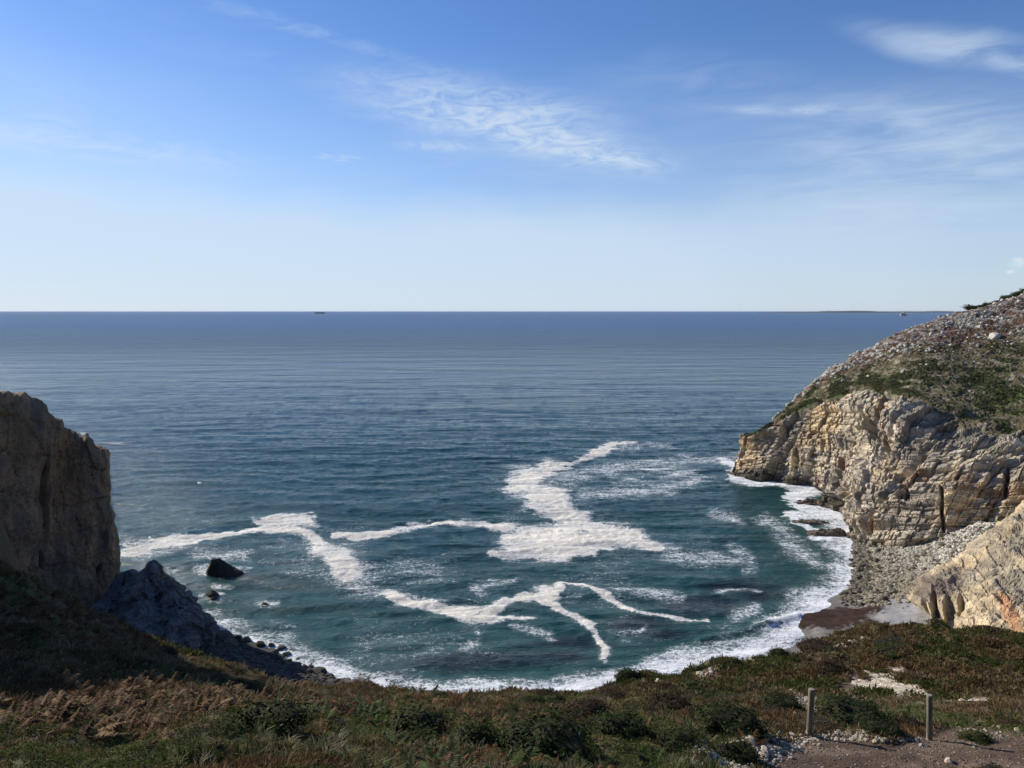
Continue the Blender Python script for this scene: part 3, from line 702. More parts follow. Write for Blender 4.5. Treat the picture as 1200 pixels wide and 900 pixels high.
# --- boulders: left shore
P_L = [rock_mesh('boulder', 600+i, (.10,.088,.07), M_boulder, sub=3, sq=(1,.85,.68)) for i in range(6)]
P_R = [rock_mesh('boulder', 620+i, (.27,.235,.18), M_boulder, sub=3, sq=(1,.85,.65)) for i in range(6)]
r1_ = np.random.default_rng(77)
def boulder(pr, x, y, z, s, label, group, name='boulder', rr=r1_, cat='boulder'):
    put(name, pr[int(rr.integers(len(pr)))], None, loc=(x, y, z+s*.12), rot=(rr.uniform(-.3,.3), rr.uniform(-.3,.3), rr.uniform(0,6.28)), scale=(s*rr.uniform(.8,1.25), s*rr.uniform(.8,1.2), s*rr.uniform(.8,1.1)), label=label, category=cat, group=group)
lp = [(262,752,2.1),(270,760,1.5),(290,765,1.2),(306,753,1.2),(318,753,.9),(330,756,1.0),(335,764,.9),(345,787,1.5),(352,793,1.3),(408,797,1.2),(415,803,1.5),(372,785,1.3),(385,790,.9),(300,772,1.3),(318,768,1.1),(325,776,1.2),(280,745,.8),(236,745,1.2),(244,757,1.4),(305,745,.5),(365,775,.6),(349,770,.7),(420,792,.6)]
for i, (a, b, s) in enumerate(lp):
    q = S(a, b, .5); g_, _ = ground(q[0], q[1]); boulder(P_L, q[0], q[1], max(float(g_), -.4), s, 'dark wet boulder in the surf along the left shore', 'larger boulders along the left shore', name='shore_rock')
n = 0
while n < 150:
    t_ = r1_.uniform(0, 1); a = np.interp(t_, [0,.3,.6,1], [236,290,350,432]); b = np.interp(t_, [0,.3,.6,1], [756,770,790,816]); a += r1_.normal()*8; b += r1_.normal()*7
    q = S(a, b, .6); g_, _ = ground(q[0], q[1])
    if g_ < -.6: continue
    boulder(P_L, q[0], q[1], float(g_), r1_.uniform(.35, .95), 'small dark boulder among the stones of the left shore', 'small boulders along the left shore', name='shore_rock'); n += 1
rs_ = np.random.default_rng(79); t_ = rs_.uniform(0, 1, 5000); a = np.interp(t_, [0,.3,.6,1], [225,290,350,440])+rs_.normal(size=5000)*10; b = np.interp(t_, [0,.3,.6,1], [765,782,800,822])+rs_.normal(size=5000)*9
q = np.array([S(i, j, 1.0) for i, j in zip(a, b)]); g_, _ = ground(q[:, 0], q[:, 1]); k = g_ > -.5
scatter_rocks('shore_stones', np.c_[q[k, :2], g_[k]+.05], .2+.5*rs_.random(k.sum())**2.5, M_boulder, lambda p_, r_: np.stack([.085+0*p_[:, 0]]*3, 1)*np.array([1.1, .95, .78])*(.5+.9*r_.random(len(p_)))[:, None], 645)
# --- right boulder beach
REG = [(1000,638),(1030,636),(1060,640),(1092,638),(1130,628),(1165,612),(1172,620),(1120,664),(1088,690),(1070,697),(1045,696),(1030,706),(1005,708),(990,700),(1003,676)]
ra = np.random.default_rng(78); cand = []
while len(cand) < 9500:
    a = ra.uniform(985, 1175, 4000); b = ra.uniform(600, 712, 4000)
    ok = poly_sdf(a, b, REG)+ra.normal(size=4000)*2+ra.exponential(size=4000)*-3*(b > 690) < 0
    for a_, b_ in zip(a[ok], b[ok]):
        z_ = np.interp(a_, [1000,1050,1100,1165], [.3,1.8,3.5,9.5]); q = S(a_, b_, z_); cand.append((q[0], q[1], a_, b_))
cand = np.array(cand[:9500]); cz, _ = ground(cand[:, 0], cand[:, 1])
cs = .16+.34*ra.random(len(cand))**2.2; cs *= np.interp(cand[:, 2], [1000,1040,1100,1165], [1.3,1.1,.9,1.0])
def cobc(p_, r_):
    k = r_.random(len(p_)); warm = np.clip((100-p_[:, 0])/16, 0, 1)
    c = np.stack([(.46-.20*warm), .425-.20*warm, .36-.20*warm], 1)*(.65+.6*k)[:, None]
    return c*np.where((p_[:, 2] < .8)[:, None], .55, 1)
scatter_rocks('cobbles', np.c_[cand[:, :2], cz+.03], cs, M_boulder, cobc, 640, sub=2)
n = 0
while n < 240:
    a = ra.uniform(985, 1130); b = ra.uniform(640, 712)
    if poly_sdf(np.array([a]), np.array([b]), REG)[0] > (2 if a > 1010 else 5): continue
    z_ = np.interp(a, [1000,1050,1100,1165], [.3,1.8,3.5,9.5]); q = S(a, b, z_); g_, _ = ground(q[0], q[1])
    dark_ = a < 1045
    boulder(P_L if dark_ and ra.random() < .6 else P_R, q[0], q[1], float(g_)+.05, ra.uniform(.42, .95), 'rounded boulder on the pale stony beach under the headland', 'boulders on the stony beach'); n += 1
# --- pale rocks on the headland's upper slope
HP, HV = HL['P'], HL['V']; gx_, gy_ = HL['px'], HL['py']
sel = (HV > 5.2) & (HV < 8.3) & (gx_ < 1230) & (gx_ > 890)
w_ = sel*np.clip(ss(6.1, 6.9, HV+.5*HL['s1'])+.035, 0, 1)*(.10+ss(-.1, .35, HL['s2']))*(.12+ss(-.15, .3, HL['s1'])); idx = ra.choice(w_.size, 3600, p=(w_/w_.sum()).ravel())
hp = HP.reshape(-1, 3)[idx]; hs_ = .18+.42*ra.random(len(idx))**3
def palec(p_, r_): k = r_.random(len(p_)); return np.stack([.50+0*k, .44+0*k, .36+0*k], 1)*(.6+.6*k)[:, None]
scatter_rocks('slope_scree', hp+[0,0,.02], hs_, M_boulder, palec, 660, sub=2)
P_H = [rock_mesh('boulder', 680+i, (.45,.41,.36), M_boulder, sub=3, sq=(1,.8,.75)) for i in range(5)]
idx = ra.choice(w_.size, 285, p=(w_/w_.sum()).ravel()); hp = HP.reshape(-1, 3)[idx]
for k, p_ in enumerate(hp):
    boulder(P_H, *p_, ra.uniform(.5, 1.15)*(1.5 if ra.random() < .06 else 1), 'pale grey boulder scattered over the upper slope of the headland', 'pale boulders on the headland slope', name='hillside_rock')
i_ = np.argmin(np.abs(gx_-1165)+np.abs(gy_-396)); p_ = HP.reshape(-1, 3)[i_]
boulder(P_H, *p_, 2.6, 'largest pale outcrop boulder on the heather of the headland slope', None, name='hillside_rock')

# ================================================================ vegetation
def tri_quads(cent, nrm_, up, w_, l_):
    s = np.cross(nrm_, up); s /= np.linalg.norm(s, axis=1, keepdims=True)+1e-9
    return np.stack([cent-s*w_*.5, cent+up*l_*.5-s*w_*.1, cent+up*l_, cent+s*w_*.5+up*l_*.35], 1).reshape(-1, 3)
def unit(v): return v/(np.linalg.norm(v, axis=-1, keepdims=True)+1e-9)
def proto_sprig(seed, n=16, h=.22, w_=.03, spread=.7, rad=.12):
    r_ = np.random.default_rng(seed); b = np.c_[r_.normal(size=(n, 2))*rad*.5, np.zeros(n)]
    d = unit(np.c_[r_.normal(size=(n, 2))*spread+b[:, :2]/rad*.5, np.ones(n)]); l = h*r_.uniform(.6, 1.2, n)
    s = unit(np.cross(d, r_.normal(size=(n, 3))))
    tip = b+d*l[:, None]; mid = b+d*l[:, None]*.55
    V = np.stack([b, mid-s*w_*.5, tip, mid+s*w_*.5], 1).reshape(-1, 3)
    return V, np.arange(n*4).reshape(-1, 4), np.repeat(r_.uniform(.7, 1.3, n), 4)
def proto_leaf(seed, n=26, R=.22, s_=.05, hz=.7):
    r_ = np.random.default_rng(seed); c = unit(r_.normal(size=(n, 3)))*(R*r_.uniform(.45, 1, n)**.5)[:, None]; c[:, 2] = np.abs(c[:, 2])*hz
    nn_ = unit(unit(c)+r_.normal(size=(n, 3))*.6+[0,0,.4]); up = unit(np.cross(nn_, r_.normal(size=(n, 3)))); sd_ = np.cross(nn_, up)
    l = s_*r_.uniform(.7, 1.4, n)[:, None]
    V = np.stack([c-up*l, c+sd_*l*.45, c+up*l, c-sd_*l*.45], 1).reshape(-1, 3)
    return V, np.arange(n*4).reshape(-1, 4), np.repeat(r_.uniform(.6, 1.35, n), 4)
def proto_fern(seed, nf=5, L_=.55, np_=9):
    r_ = np.random.default_rng(seed); VV = []; k = []
    for f_ in range(nf):
        a = r_.uniform(0, 6.28); e = r_.uniform(.35, 1.1); L2 = L_*r_.uniform(.6, 1.1); dr = np.array([math.cos(a), math.sin(a), 0]); sd_ = np.array([-dr[1], dr[0], 0])
        tw = r_.uniform(.6, 1.4)
        for i in range(np_):
            t0 = .25+.75*i/np_
            c = dr*L2*t0*math.cos(e)+np.array([0,0,L2*(t0*math.sin(e)-.45*t0*t0*math.cos(e))]); wl = L2*.34*(1-t0*.85)+.015
            c2 = c+dr*L2*.075
            for sg in (-1, 1):
                tip = c+sd_*sg*wl+dr*wl*.45-np.array([0,0,wl*r_.uniform(.0,.5)])
                VV += [c, c2, tip, (c+tip)*.5-dr*L2*.02]; k += [tw*r_.uniform(.8, 1.2)]*4
    V = np.array(VV); return V, np.arange(len(V)).reshape(-1, 4), np.array(k)
def proto_grass(seed, n=16, h=.26):
    r_ = np.random.default_rng(seed); VV = []
    for i in range(n):
        a = r_.uniform(0, 6.28); dr = np.array([math.cos(a), math.sin(a), 0]); b = dr*r_.uniform(0, .07); l = h*r_.uniform(.6, 1.25); bend = r_.uniform(.2, .9); s = np.array([-dr[1], dr[0], 0])*.008
        m_ = b+dr*l*bend*.3+[0,0,l*.62]; t_ = b+dr*l*bend+[0,0,l*(1-bend*.35)]
        VV += [b-s, b+s, m_+s, m_-s, m_-s, m_+s, t_+s*.2, t_-s*.2]
    V = np.array(VV); return V, np.arange(len(V)).reshape(-1, 4), np.ones(len(V))
def scatter(name, protos, pts, sc_, colr, seed, nrm_tilt=None, label=None):
    r_ = np.random.default_rng(seed); VV = []; FF = []; CC = []; off = 0
    for i, (V, q, k) in enumerate(protos):
        sel = np.arange(i, len(pts), len(protos)); n = len(sel)
        if not n: continue
        a = r_.uniform(0, 6.28, n)[:, None]; ca, sa = np.cos(a), np.sin(a); s = sc_[sel][:, None]
        x = (V[None, :, 0]*ca-V[None, :, 1]*sa)*s; y = (V[None, :, 0]*sa+V[None, :, 1]*ca)*s; z = V[None, :, 2]*s
        tz = r_.normal(size=(n, 2))*.12; z = z+x*tz[:, :1]+y*tz[:, 1:]
        W_ = np.stack([x+pts[sel, 0][:, None], y+pts[sel, 1][:, None], z+pts[sel, 2][:, None]], -1)
        VV.append(W_.reshape(-1, 3)); FF.append((q[None]+(np.arange(n)*len(V))[:, None, None]+off).reshape(-1, 4)); off += n*len(V)
        CC.append((colr[sel][:, None, :]*k[None, :, None]).reshape(-1, 3))
    me = mesh_np(name, np.concatenate(VV), np.concatenate(FF), {'Col': ('FLOAT_COLOR', np.concatenate(CC))}, smooth=True)
    return put(name, me, M_leaf, kind='stuff')
def fan(n, y0, y1, r_, pw=1.0):        # points over the hillside, thinner with distance
    u_ = r_.random(n); Y = y0*(y1/y0)**(u_**pw); Xx = r_.uniform(-.80, .80, n)*(Y+3)
    return Xx, Y
rv = np.random.default_rng(90)
def visible(x, y):                      # on the near hill, in front of its rim
    rx = np.array([to_px(*P(*a))[0] for a in rim]); ry = np.array([a[2] for a in rim])
    pxx, _ = to_px(x, y, base_h(x, y)); return y < np.interp(pxx, rx, ry)+3.0
# shrubs need to be placed first so that the cover can leave the paths free
def cover(n, y0, y1, seed):
    r_ = np.random.default_rng(seed); x, y = fan(n, y0, y1, r_); k = visible(x, y); x, y = x[k], y[k]
    z, m_ = ground(x, y); return x, y, z, m_, r_
def pick(c, pal): pal = np.array(pal); i = np.clip((c*len(pal)).astype(int), 0, len(pal)-1); return pal[i]
BRN = [(.125,.072,.032),(.17,.105,.045),(.085,.055,.028),(.20,.135,.065),(.125,.100,.036),(.23,.175,.105)]
GRN = [(.065,.080,.020),(.068,.092,.022),(.038,.056,.015),(.095,.105,.030),(.085,.080,.026)]
BRK = [(.17,.085,.034),(.13,.065,.026),(.22,.14,.065),(.10,.048,.022),(.24,.14,.065)]
x, y, z, m_, r_ = cover(95000, 8.5, 66, 91)
op = np.clip(m_['path']+m_['pale']+m_['track']+m_['bare'], 0, 1)
keep = (r_.random(len(x)) > op*1.05) & ~((m_['px'] > 1000) & (m_['px'] < 1165) & (y > 22) & (y < 31) & (r_.random(len(x)) < .6)); x, y, z, op = x[keep], y[keep], z[keep], op[keep]; pxm, pym = m_['px'][keep], m_['py'][keep]
gn = fbm(x/3.0, y/4.0, 0, 4, 92)+.25*fbm(x/.8, y/.8, 0, 2, 93)
isg = (gn+r_.normal(size=len(x))*.12) > np.interp(pxm, [0,250,500,800,1200], [.34,.26,.12,.08,.22])
hc = np.clip(.5+.45*fbm(x/2, y/2, 3, 3, 94)+r_.normal(size=len(x))*.22, 0, .999)
cb = pick(hc, BRN); cg = pick(hc, GRN)
hs_ = (.55+.55*r_.random(len(x)))*np.interp(y, [8,25,60], [.75,1.05,1.9])
b_ = ~isg
scatter('heather_cover', [proto_sprig(700+i, n=15, h=.17, w_=.026, spread=.9) for i in range(6)], np.c_[x, y, z-.02][b_], hs_[b_], cb[b_], 95)
scatter('leafy_cover', [proto_leaf(710+i, n=20, R=.17, s_=.030, hz=.8) for i in range(6)], np.c_[x, y, z-.02][isg], (hs_*.85)[isg], cg[isg], 96)
x2, y2, z2, m2_, r2_ = cover(70000, 30, 68, 191)
k = r2_.random(len(x2)) > np.clip(m2_['path']+m2_['pale']+m2_['track']+m2_['bare'], 0, 1)*1.05; x2, y2, z2 = x2[k], y2[k], z2[k]
g2_ = fbm(x2/4, y2/5, 0, 4, 192)+r2_.normal(size=len(x2))*.1 > .16
c2_ = np.where(g2_[:, None], pick(r2_.random(len(x2))*.999, GRN), pick(np.clip(.5+.45*fbm(x2/3, y2/3, 3, 3, 194)+r2_.normal(size=len(x2))*.2, 0, .999), BRN))
scatter('rim_heath', [proto_sprig(760+i, n=13, h=.20, w_=.05, spread=1.1, rad=.2) for i in range(6)], np.c_[x2, y2, z2-.02], .8+.7*r2_.random(len(x2)), c2_, 195)
# bracken
x, y, z, m_, r_ = cover(11000, 8.8, 36, 97)
pb = np.interp(m_['px'], [0,430,620,760,1200], [.95,.8,.30,.05,0])*ss(-.45, .1, fbm(x/3.5, y/3.5, 6, 3, 98)); k = r_.random(len(x)) < pb*(1-np.clip(m_['path']+m_['pale'], 0, 1))
bc = pick(np.clip(.45+.4*fbm(x/1.5, y/1.5, 1, 3, 99)+r_.normal(size=len(x))*.25, 0, .999), BRK); gsel = (fbm(x/4, y/4, 16, 3, 100) > .22) & (r_.random(len(x)) < .7); bc[gsel] = pick(r_.random(gsel.sum()), [(.06,.085,.025),(.09,.115,.04)])
scatter('bracken_cover', [proto_fern(720+i) for i in range(7)], np.c_[x, y, z-.03][k], (r_.uniform(.45, 1.05, len(x)))[k], bc[k], 101)
# grass
x, y, z, m_, r_ = cover(9000, 8.5, 40, 102)
k = (fbm(x/2.2, y/2.2, 26, 3, 103) > .02) & (r_.random(len(x)) > np.clip(m_['path']*1.0+m_['pale'], 0, 1))
gc = pick(r_.random(len(x)), [(.075,.095,.03),(.15,.145,.065),(.24,.20,.12),(.10,.11,.045),(.05,.065,.02)])
scatter('grass_cover', [proto_grass(730+i) for i in range(6)], np.c_[x, y, z-.02][k], r_.uniform(.5, 1.1, len(x))[k], gc[k], 104)
# scrub on the headland
w2_ = ((HV > 4.3) & (HV < 8.9) & (gx_ < 1235) & (HL['wc'] < .3))*ss(-.15, .3, HL['s1']+.2*HL['s2'])*ss(7.6, 5.6, HV)
idx = rv.choice(w2_.size, 17000, p=(w2_/w2_.sum()).ravel()); hp = HP.reshape(-1, 3)[idx]
scatter('hill_scrub', [proto_leaf(740+i, n=12, R=.55, s_=.22, hz=.6) for i in range(6)], hp, rv.uniform(.4, 1.15, len(hp)), pick(np.clip(rv.random(len(hp))*.999, 0, .999), [(.070,.098,.028),(.09,.115,.038),(.10,.088,.05),(.055,.070,.024),(.13,.11,.075)]), 105)

# --- single shrubs
def shrub_mesh(seed, pal, n=1500, leaf=.05, flat=.75, lump=.35, R=1.0, core=(.05,.042,.026)):
    r_ = np.random.default_rng(seed); d = unit(r_.normal(size=(n, 3))); d[:, 2] = np.abs(d[:, 2])
    rad = R*(1+lump*fbm(d[:, 0]*1.8+seed, d[:, 1]*1.8, d[:, 2]*1.8, 3, seed % 80))
    c = d*(rad*r_.uniform(.72, 1.04, n))[:, None]; c[:, 2] *= flat
    nn_ = unit(d+r_.normal(size=(n, 3))*.55); up = unit(np.cross(nn_, r_.normal(size=(n, 3)))); sd_ = np.cross(nn_, up)
    l = leaf*r_.uniform(.6, 1.5, n)[:, None]
    V = np.stack([c-up*l, c+sd_*l*.5, c+up*l, c-sd_*l*.5], 1).reshape(-1, 3); q = np.arange(n*4).reshape(-1, 4)
    cc_ = np.repeat(pick(r_.random(n)*.999, pal)*r_.uniform(.65, 1.3, n)[:, None], 4, 0)
    me = mesh_np('foliage', V, q, {'Col': ('FLOAT_COLOR', cc_)}); me.materials.append(M_leaf)
    Vc, Fc = ICO[3]; rc = R*.80*(1+lump*fbm(Vc[:, 0]*1.8+seed, Vc[:, 1]*1.8, Vc[:, 2]*1.8, 3, seed % 80)); Vc = Vc*rc[:, None]; Vc[:, 2] *= np.where(Vc[:, 2] > 0, flat, .25)
    mc = mesh_np('stems', Vc, Fc, {'Col': ('FLOAT_COLOR', np.tile(np.array(core), (len(Vc), 1)))}); mc.materials.append(M_leaf)
    return me, mc
GD = [(.030,.045,.014),(.040,.060,.018),(.055,.075,.024),(.024,.036,.012)]
GL = [(.055,.075,.020),(.075,.090,.026),(.040,.058,.016),(.10,.10,.03)]
HB = [(.075,.045,.028),(.10,.062,.038),(.055,.036,.024),(.065,.058,.026)]
HG = [(.10,.09,.07),(.075,.065,.045),(.055,.060,.03)]
SH = {k: [shrub_mesh(s0+i, pal, nn_, lf, fl_, lu) for i in range(3)] for k, s0, pal, nn_, lf, fl_, lu in (('g', 800, GD, 2600, .055, .7, .55), ('l', 810, GL, 2200, .055, .65, .55), ('h', 820, HB, 2200, .05, .5, .35), ('y', 830, HG, 2000, .05, .5, .4))}
def shrub(kind_, x, y, z, r, hgt, label, group=None, name='shrub', cat='shrub', rr=rv):
    o = bpy.data.objects.new(name, None); COL.objects.link(o); o.location = (x, y, z-.04); o.rotation_euler = (0, 0, rr.uniform(0, 6.28)); o.scale = (r, r, hgt)
    o['label'] = label; o['category'] = cat
    if group: o['group'] = group
    a, b = SH[kind_][int(rr.integers(3))]
    put('foliage', a, None, parent=o); put('stems', b, None, parent=o)
for (a, b, wpx, hpx, kd, lab) in (
    (738,797,34,18,'g','round dark green shrub on the rim above the surf'),
    (862,864,80,28,'g','broad dark green bramble just left of the pile of pale stones'),
    (1008,853,80,22,'g','wide dark bramble between the two wooden posts'),
    (1042,866,46,14,'g','low end of the bramble casting shade towards the right post'),
    (920,833,50,17,'g','low green shrub behind the left post and below the stone track'),
    (985,833,50,12,'l','olive green bush topping the bramble right of the left post'),
    (1068,848,34,10,'l','light green grassy bush just left of the right post'),
    (975,790,40,26,'h','dark brown heather hummock beside the sandy hollow'),
    (915,766,26,12,'g','small dark green shrub at the head of the bare gully'),
    (965,767,52,12,'h','long brown heather hump near the rim above the wet sand'),
    (1052,776,60,12,'l','yellow green gorse patch in the middle of the brown heath'),
    (1148,872,34,18,'l','grassy green tuft on the bare ground far right'),
    (640,892,110,40,'g','dark bush at the bottom edge in the middle'),
    (560,885,70,34,'l','bright green bush left of the dark bottom bush'),
    (735,868,70,30,'g','dark green bush in the hollow left of the pale gravel'),
    (480,868,90,30,'l','green bush among the brown bracken'),
    (300,862,100,34,'l','green patch of brush in front of the shaded slope'),
    (870,898,60,24,'g','green clump at the bottom edge left of the path'),
    (1050,760,40,8,'y','grey green cushion near the rim on the right'),
    (790,835,60,20,'h','brown heather mound left of the bramble'),
    (820,815,50,16,'l','olive heath mound above the broad bramble'),
    (690,842,60,20,'h','brown heather mound in the centre of the slope')):
    p_ = hit(a, b); zc = p_[1]; r = wpx/F*zc/2*1.05
    shrub(kd, p_[0], p_[1]+r*.5, p_[2], r, max(.2, hpx/F*zc*1.0), lab)
labs = {'h': ('brown heather cushion on the heath', 'heather cushions on the near slope'), 'l': ('small olive green bush on the heath', 'olive bushes on the near slope'), 'g': ('small dark green bush on the heath', 'dark green bushes on the near slope'), 'y': ('grey brown cushion of dry heath', 'grey dry cushions on the near slope')}
n = 0
while n < 230:
    Y = 13*(62/13)**rv.random(); x_ = rv.uniform(-.66, .7)*(Y+2)
    if not visible(np.array([x_]), np.array([Y]))[0]: continue
    g_, m_ = ground(x_, Y)
    if float(m_['path']+m_['pale']+m_['track']+m_['bare']) > .12: continue
    if 985 < m_['px'] < 1175 and 19 < Y < 35: continue
    if m_['px'] < 560 and rv.random() < .6: continue
    kd = rv.choice(['h','h','h','l','g','y'] if m_['px'] > 600 else ['h','l','h'])
    s = rv.uniform(.3, .75)*np.interp(Y, [13,60], [.65,1.5]); shrub(kd, x_, Y, float(g_), s, s*rv.uniform(.45, .7), *labs[kd]); n += 1
# dark shrubs on the headland crest
for k, (a, w_2) in enumerate(((1143,14),(1158,8),(1172,10),(1186,16),(1197,12),(1150,7),(1210,14))):
    i_ = np.argmin(np.abs(gx_-a)+40*np.abs(HV-8.0)); p_ = HP.reshape(-1, 3)[i_]; r = w_2/F*335/2
    shrub('g', p_[0], p_[1], p_[2]+.2, r*1.7, 2.8, 'dark green shrub on the crest of the headland', 'shrubs on the headland crest')

# ================================================================ posts and stones
mp = NT('weathered_wood'); pp = mp.pos()
g1 = mp.noise(mp.map(pp, (14,14,1.6)), 1.0, 6, .65); g2 = mp.noise(pp, 5.0, 4)
wc2 = mp.mixc(mp.ramp(g1, .35, .65), (.10,.08,.055), (.27,.235,.175)); wc2 = mp.mixc(mp.math('MULTIPLY', mp.ramp(g2, .5, .7), .6), wc2, (.19,.18,.10))
M_wood = mp.set(Base_Color=wc2, Roughness=.85, Normal=mp.bump(g1, .9, .012))
mt = NT('end_grain'); M_end = mt.set(Base_Color=mt.mixc(mt.ramp(mt.noise(mt.pos(), 30., 4), .4, .6), (.20,.17,.12), (.36,.32,.25)), Roughness=.9)
def post(a, b, hpx, wpx, lean, label):
    p_ = hit(a, b); zc = p_[1]*CP+(H-p_[2])*SP; h_ = hpx/F*zc/.955; r = wpx/F*zc/2
    nseg, nh = 28, 22; th = np.linspace(0, 2*np.pi, nseg+1)[:-1]; t_ = np.r_[np.linspace(-.25, h_-.012, nh-1), h_]
    T, Aa = np.meshgrid(t_, th, indexing='ij'); rr_ = r*(1.03-.05*T/h_+.04*fbm(np.cos(Aa)*1.5, np.sin(Aa)*1.5, T*1.2, 3, int(a)))
    rr_[-1] *= .90
    V = np.stack([np.cos(Aa)*rr_, np.sin(Aa)*rr_, T], -1).reshape(-1, 3)
    i = np.arange(nh-1)[:, None]*nseg; j = np.arange(nseg)[None]; j2 = (j+1) % nseg
    me = mesh_np('shaft', V, np.stack([i+j, i+j2, i+nseg+j2, i+nseg+j], -1).reshape(-1, 4))
    o = bpy.data.objects.new('wooden_post', None); COL.objects.link(o); o.location = p_; o.rotation_euler = (lean[0], lean[1], .3); o['label'] = label; o['category'] = 'post'; o['group'] = 'wooden posts beside the path'
    put('shaft', me, M_wood, parent=o)
    ring = V[-nseg:]; top = [tuple(v) for v in ring]+[(0, 0, h_+.006)]
    Fc = [[k, (k+1) % nseg, nseg] for k in range(nseg)]
    mc = bpy.data.meshes.new('post_top'); mc.from_pydata([(v[0], v[1], v[2]+.001) for v in top], [], Fc); mc.update(); put('post_top', mc, M_end, parent=o)
    return p_
pA = post(948.5, 861, 53, 6.9, (.0, .01), 'round weathered wooden post beside the pile of pale stones')
pB = post(1089, 868, 53, 6.5, (.0, -.06), 'slightly leaning wooden post on the bare ground further right')
P_S = [rock_mesh('stone', 900+i, c_, M_stone, sub=3, cuts=12, depth=.45, sq=(1,.8,.6)) for i, c_ in enumerate(((.58,.50,.40),(.62,.52,.36),(.50,.43,.34),(.60,.55,.47),(.56,.46,.33)))]
big = [(877,867,13,'tall ochre stone standing at the back of the stone pile'),(877,874,19,'biggest pale slab leaning in the middle of the stone pile'),(895,881,12,'ochre faced stone at the front of the pile'),(901,864,11,'cream coloured stone at the top of the pile'),(914,862,11,'pale block right of the cream stone'),(927,863,10,'flat pale stone nearest the left post'),(858,872,7,'small cream stone left of the pile'),(865,872,5,'little pale stone between cream stone and slab'),(884,887,8,'pale wedge below the biggest slab'),(906,872,9,'grey white stone in the middle right of the pile'),(893,872,11,'long pale stone behind the ochre faced one'),(947,863,9,'flat stone against the foot of the left post'),(839,888,7,'cream stone at the left end of the gravel'),(1112,894,13,'lone pale stone lying on the path at lower right'),(932,838,5,'pale stone on the bare ground right of the post track')]
for a, b, wpx, lab in big:
    p_ = hit(a, b); s = wpx/F*p_[1]/2*1.1
    put('stone', P_S[int(rv.integers(5))], None, loc=(p_[0], p_[1], p_[2]+s*.3), rot=(rv.uniform(-.6,.6), rv.uniform(-.6,.6), rv.uniform(0,6)), scale=(s, s*.9, s*1.15), label=lab, category='stone')
def ray_pts(reg, n, seed, jit=0):
    r_ = np.random.default_rng(seed); reg = np.array(reg, float); w3 = np.array([hit(a, b) for a, b in reg])[:, :2]
    x0, y0 = w3.min(0); x1, y1 = w3.max(0); out = np.zeros((0, 2))
    while len(out) < n:
        c = np.c_[r_.uniform(x0, x1, n*3), r_.uniform(y0, y1, n*3)]; d = poly_sdf(c[:, 0], c[:, 1], w3)+r_.normal(size=len(c))*jit
        out = np.concatenate([out, c[d < 0]])
    out = out[:n]; z, m_ = ground(out[:, 0], out[:, 1]); return np.c_[out, z], m_, r_
def stc(p_, r_): k = r_.random(len(p_)); w3 = r_.random(len(p_)); return np.stack([.56-.06*w3, .49-.07*w3, .40-.10*w3], 1)*(.55+.6*k)[:, None]
def dkc(p_, r_): k = r_.random(len(p_)); return np.stack([.22+0*k, .175+0*k, .14+0*k], 1)*(.45+1.2*k**3)[:, None]
pts, _, r_ = ray_pts([(815,898),(822,884),(850,872),(880,862),(950,862),(962,868),(925,880),(905,893),(890,900),(840,903)], 1100, 910, .15)
scatter_rocks('pale_gravel', pts+[0,0,.01], .02+.06*r_.random(len(pts))**2, M_stone, stc, 911)
pts, _, r_ = ray_pts([(905,903),(925,875),(952,858),(1040,862),(1080,862),(1110,848),(1220,858),(1235,903)], 3600, 912, .3)
scatter_rocks('path_gravel', pts+[0,0,.003], .008+.022*r_.random(len(pts))**3, M_stone, dkc, 913)
pts, _, r_ = ray_pts([(955,862),(1000,858),(1040,864),(1080,868),(1040,872),(1000,868)], 420, 914, .1)
scatter_rocks('path_edge_gravel', pts+[0,0,.01], .02+.045*r_.random(len(pts))**2, M_stone, stc, 915)
# stones of the old track, and the pale slabs
pts, m2, r_ = ray_pts([(862,792),(900,795),(960,815),(985,830),(950,836),(895,812)], 1600, 916, .2); k = m2['track'] > .35
scatter_rocks('track_stones', pts[k]+[0,0,.02], .04+.12*r_.random(k.sum())**2, M_stone, stc, 917)
pts, m2, r_ = ray_pts([(995,782),(1070,782),(1165,815),(1165,832),(1080,830),(1010,806)], 3000, 918, .2); k = m2['pale'] > .4
scatter_rocks('broken_slabs', pts[k]+[0,0,.0], .05+.15*r_.random(k.sum())**2, M_stone, stc, 919, sq=(1.4,.7,.25))
for a, b in ((985,757),(830,788),(820,795),(1000,752),(870,765),(1080,870),(765,800),(1155,856),(1175,862)):
    p_ = hit(a, b); r_ = np.random.default_rng(a); c = p_+np.c_[r_.normal(size=(14, 2))*[.5, .35], np.zeros(14)]
    for q in c:
        g_, _ = ground(q[0], q[1]); s = r_.uniform(.05, .14)*p_[1]/30
        put('stone', P_S[int(r_.integers(5))], None, loc=(q[0], q[1], float(g_)+s*.3), rot=(0, 0, r_.uniform(0, 6)), scale=(s, s, s), label='small pale stone lying in a loose cluster on the heath', category='stone', group='small stones on the heath')

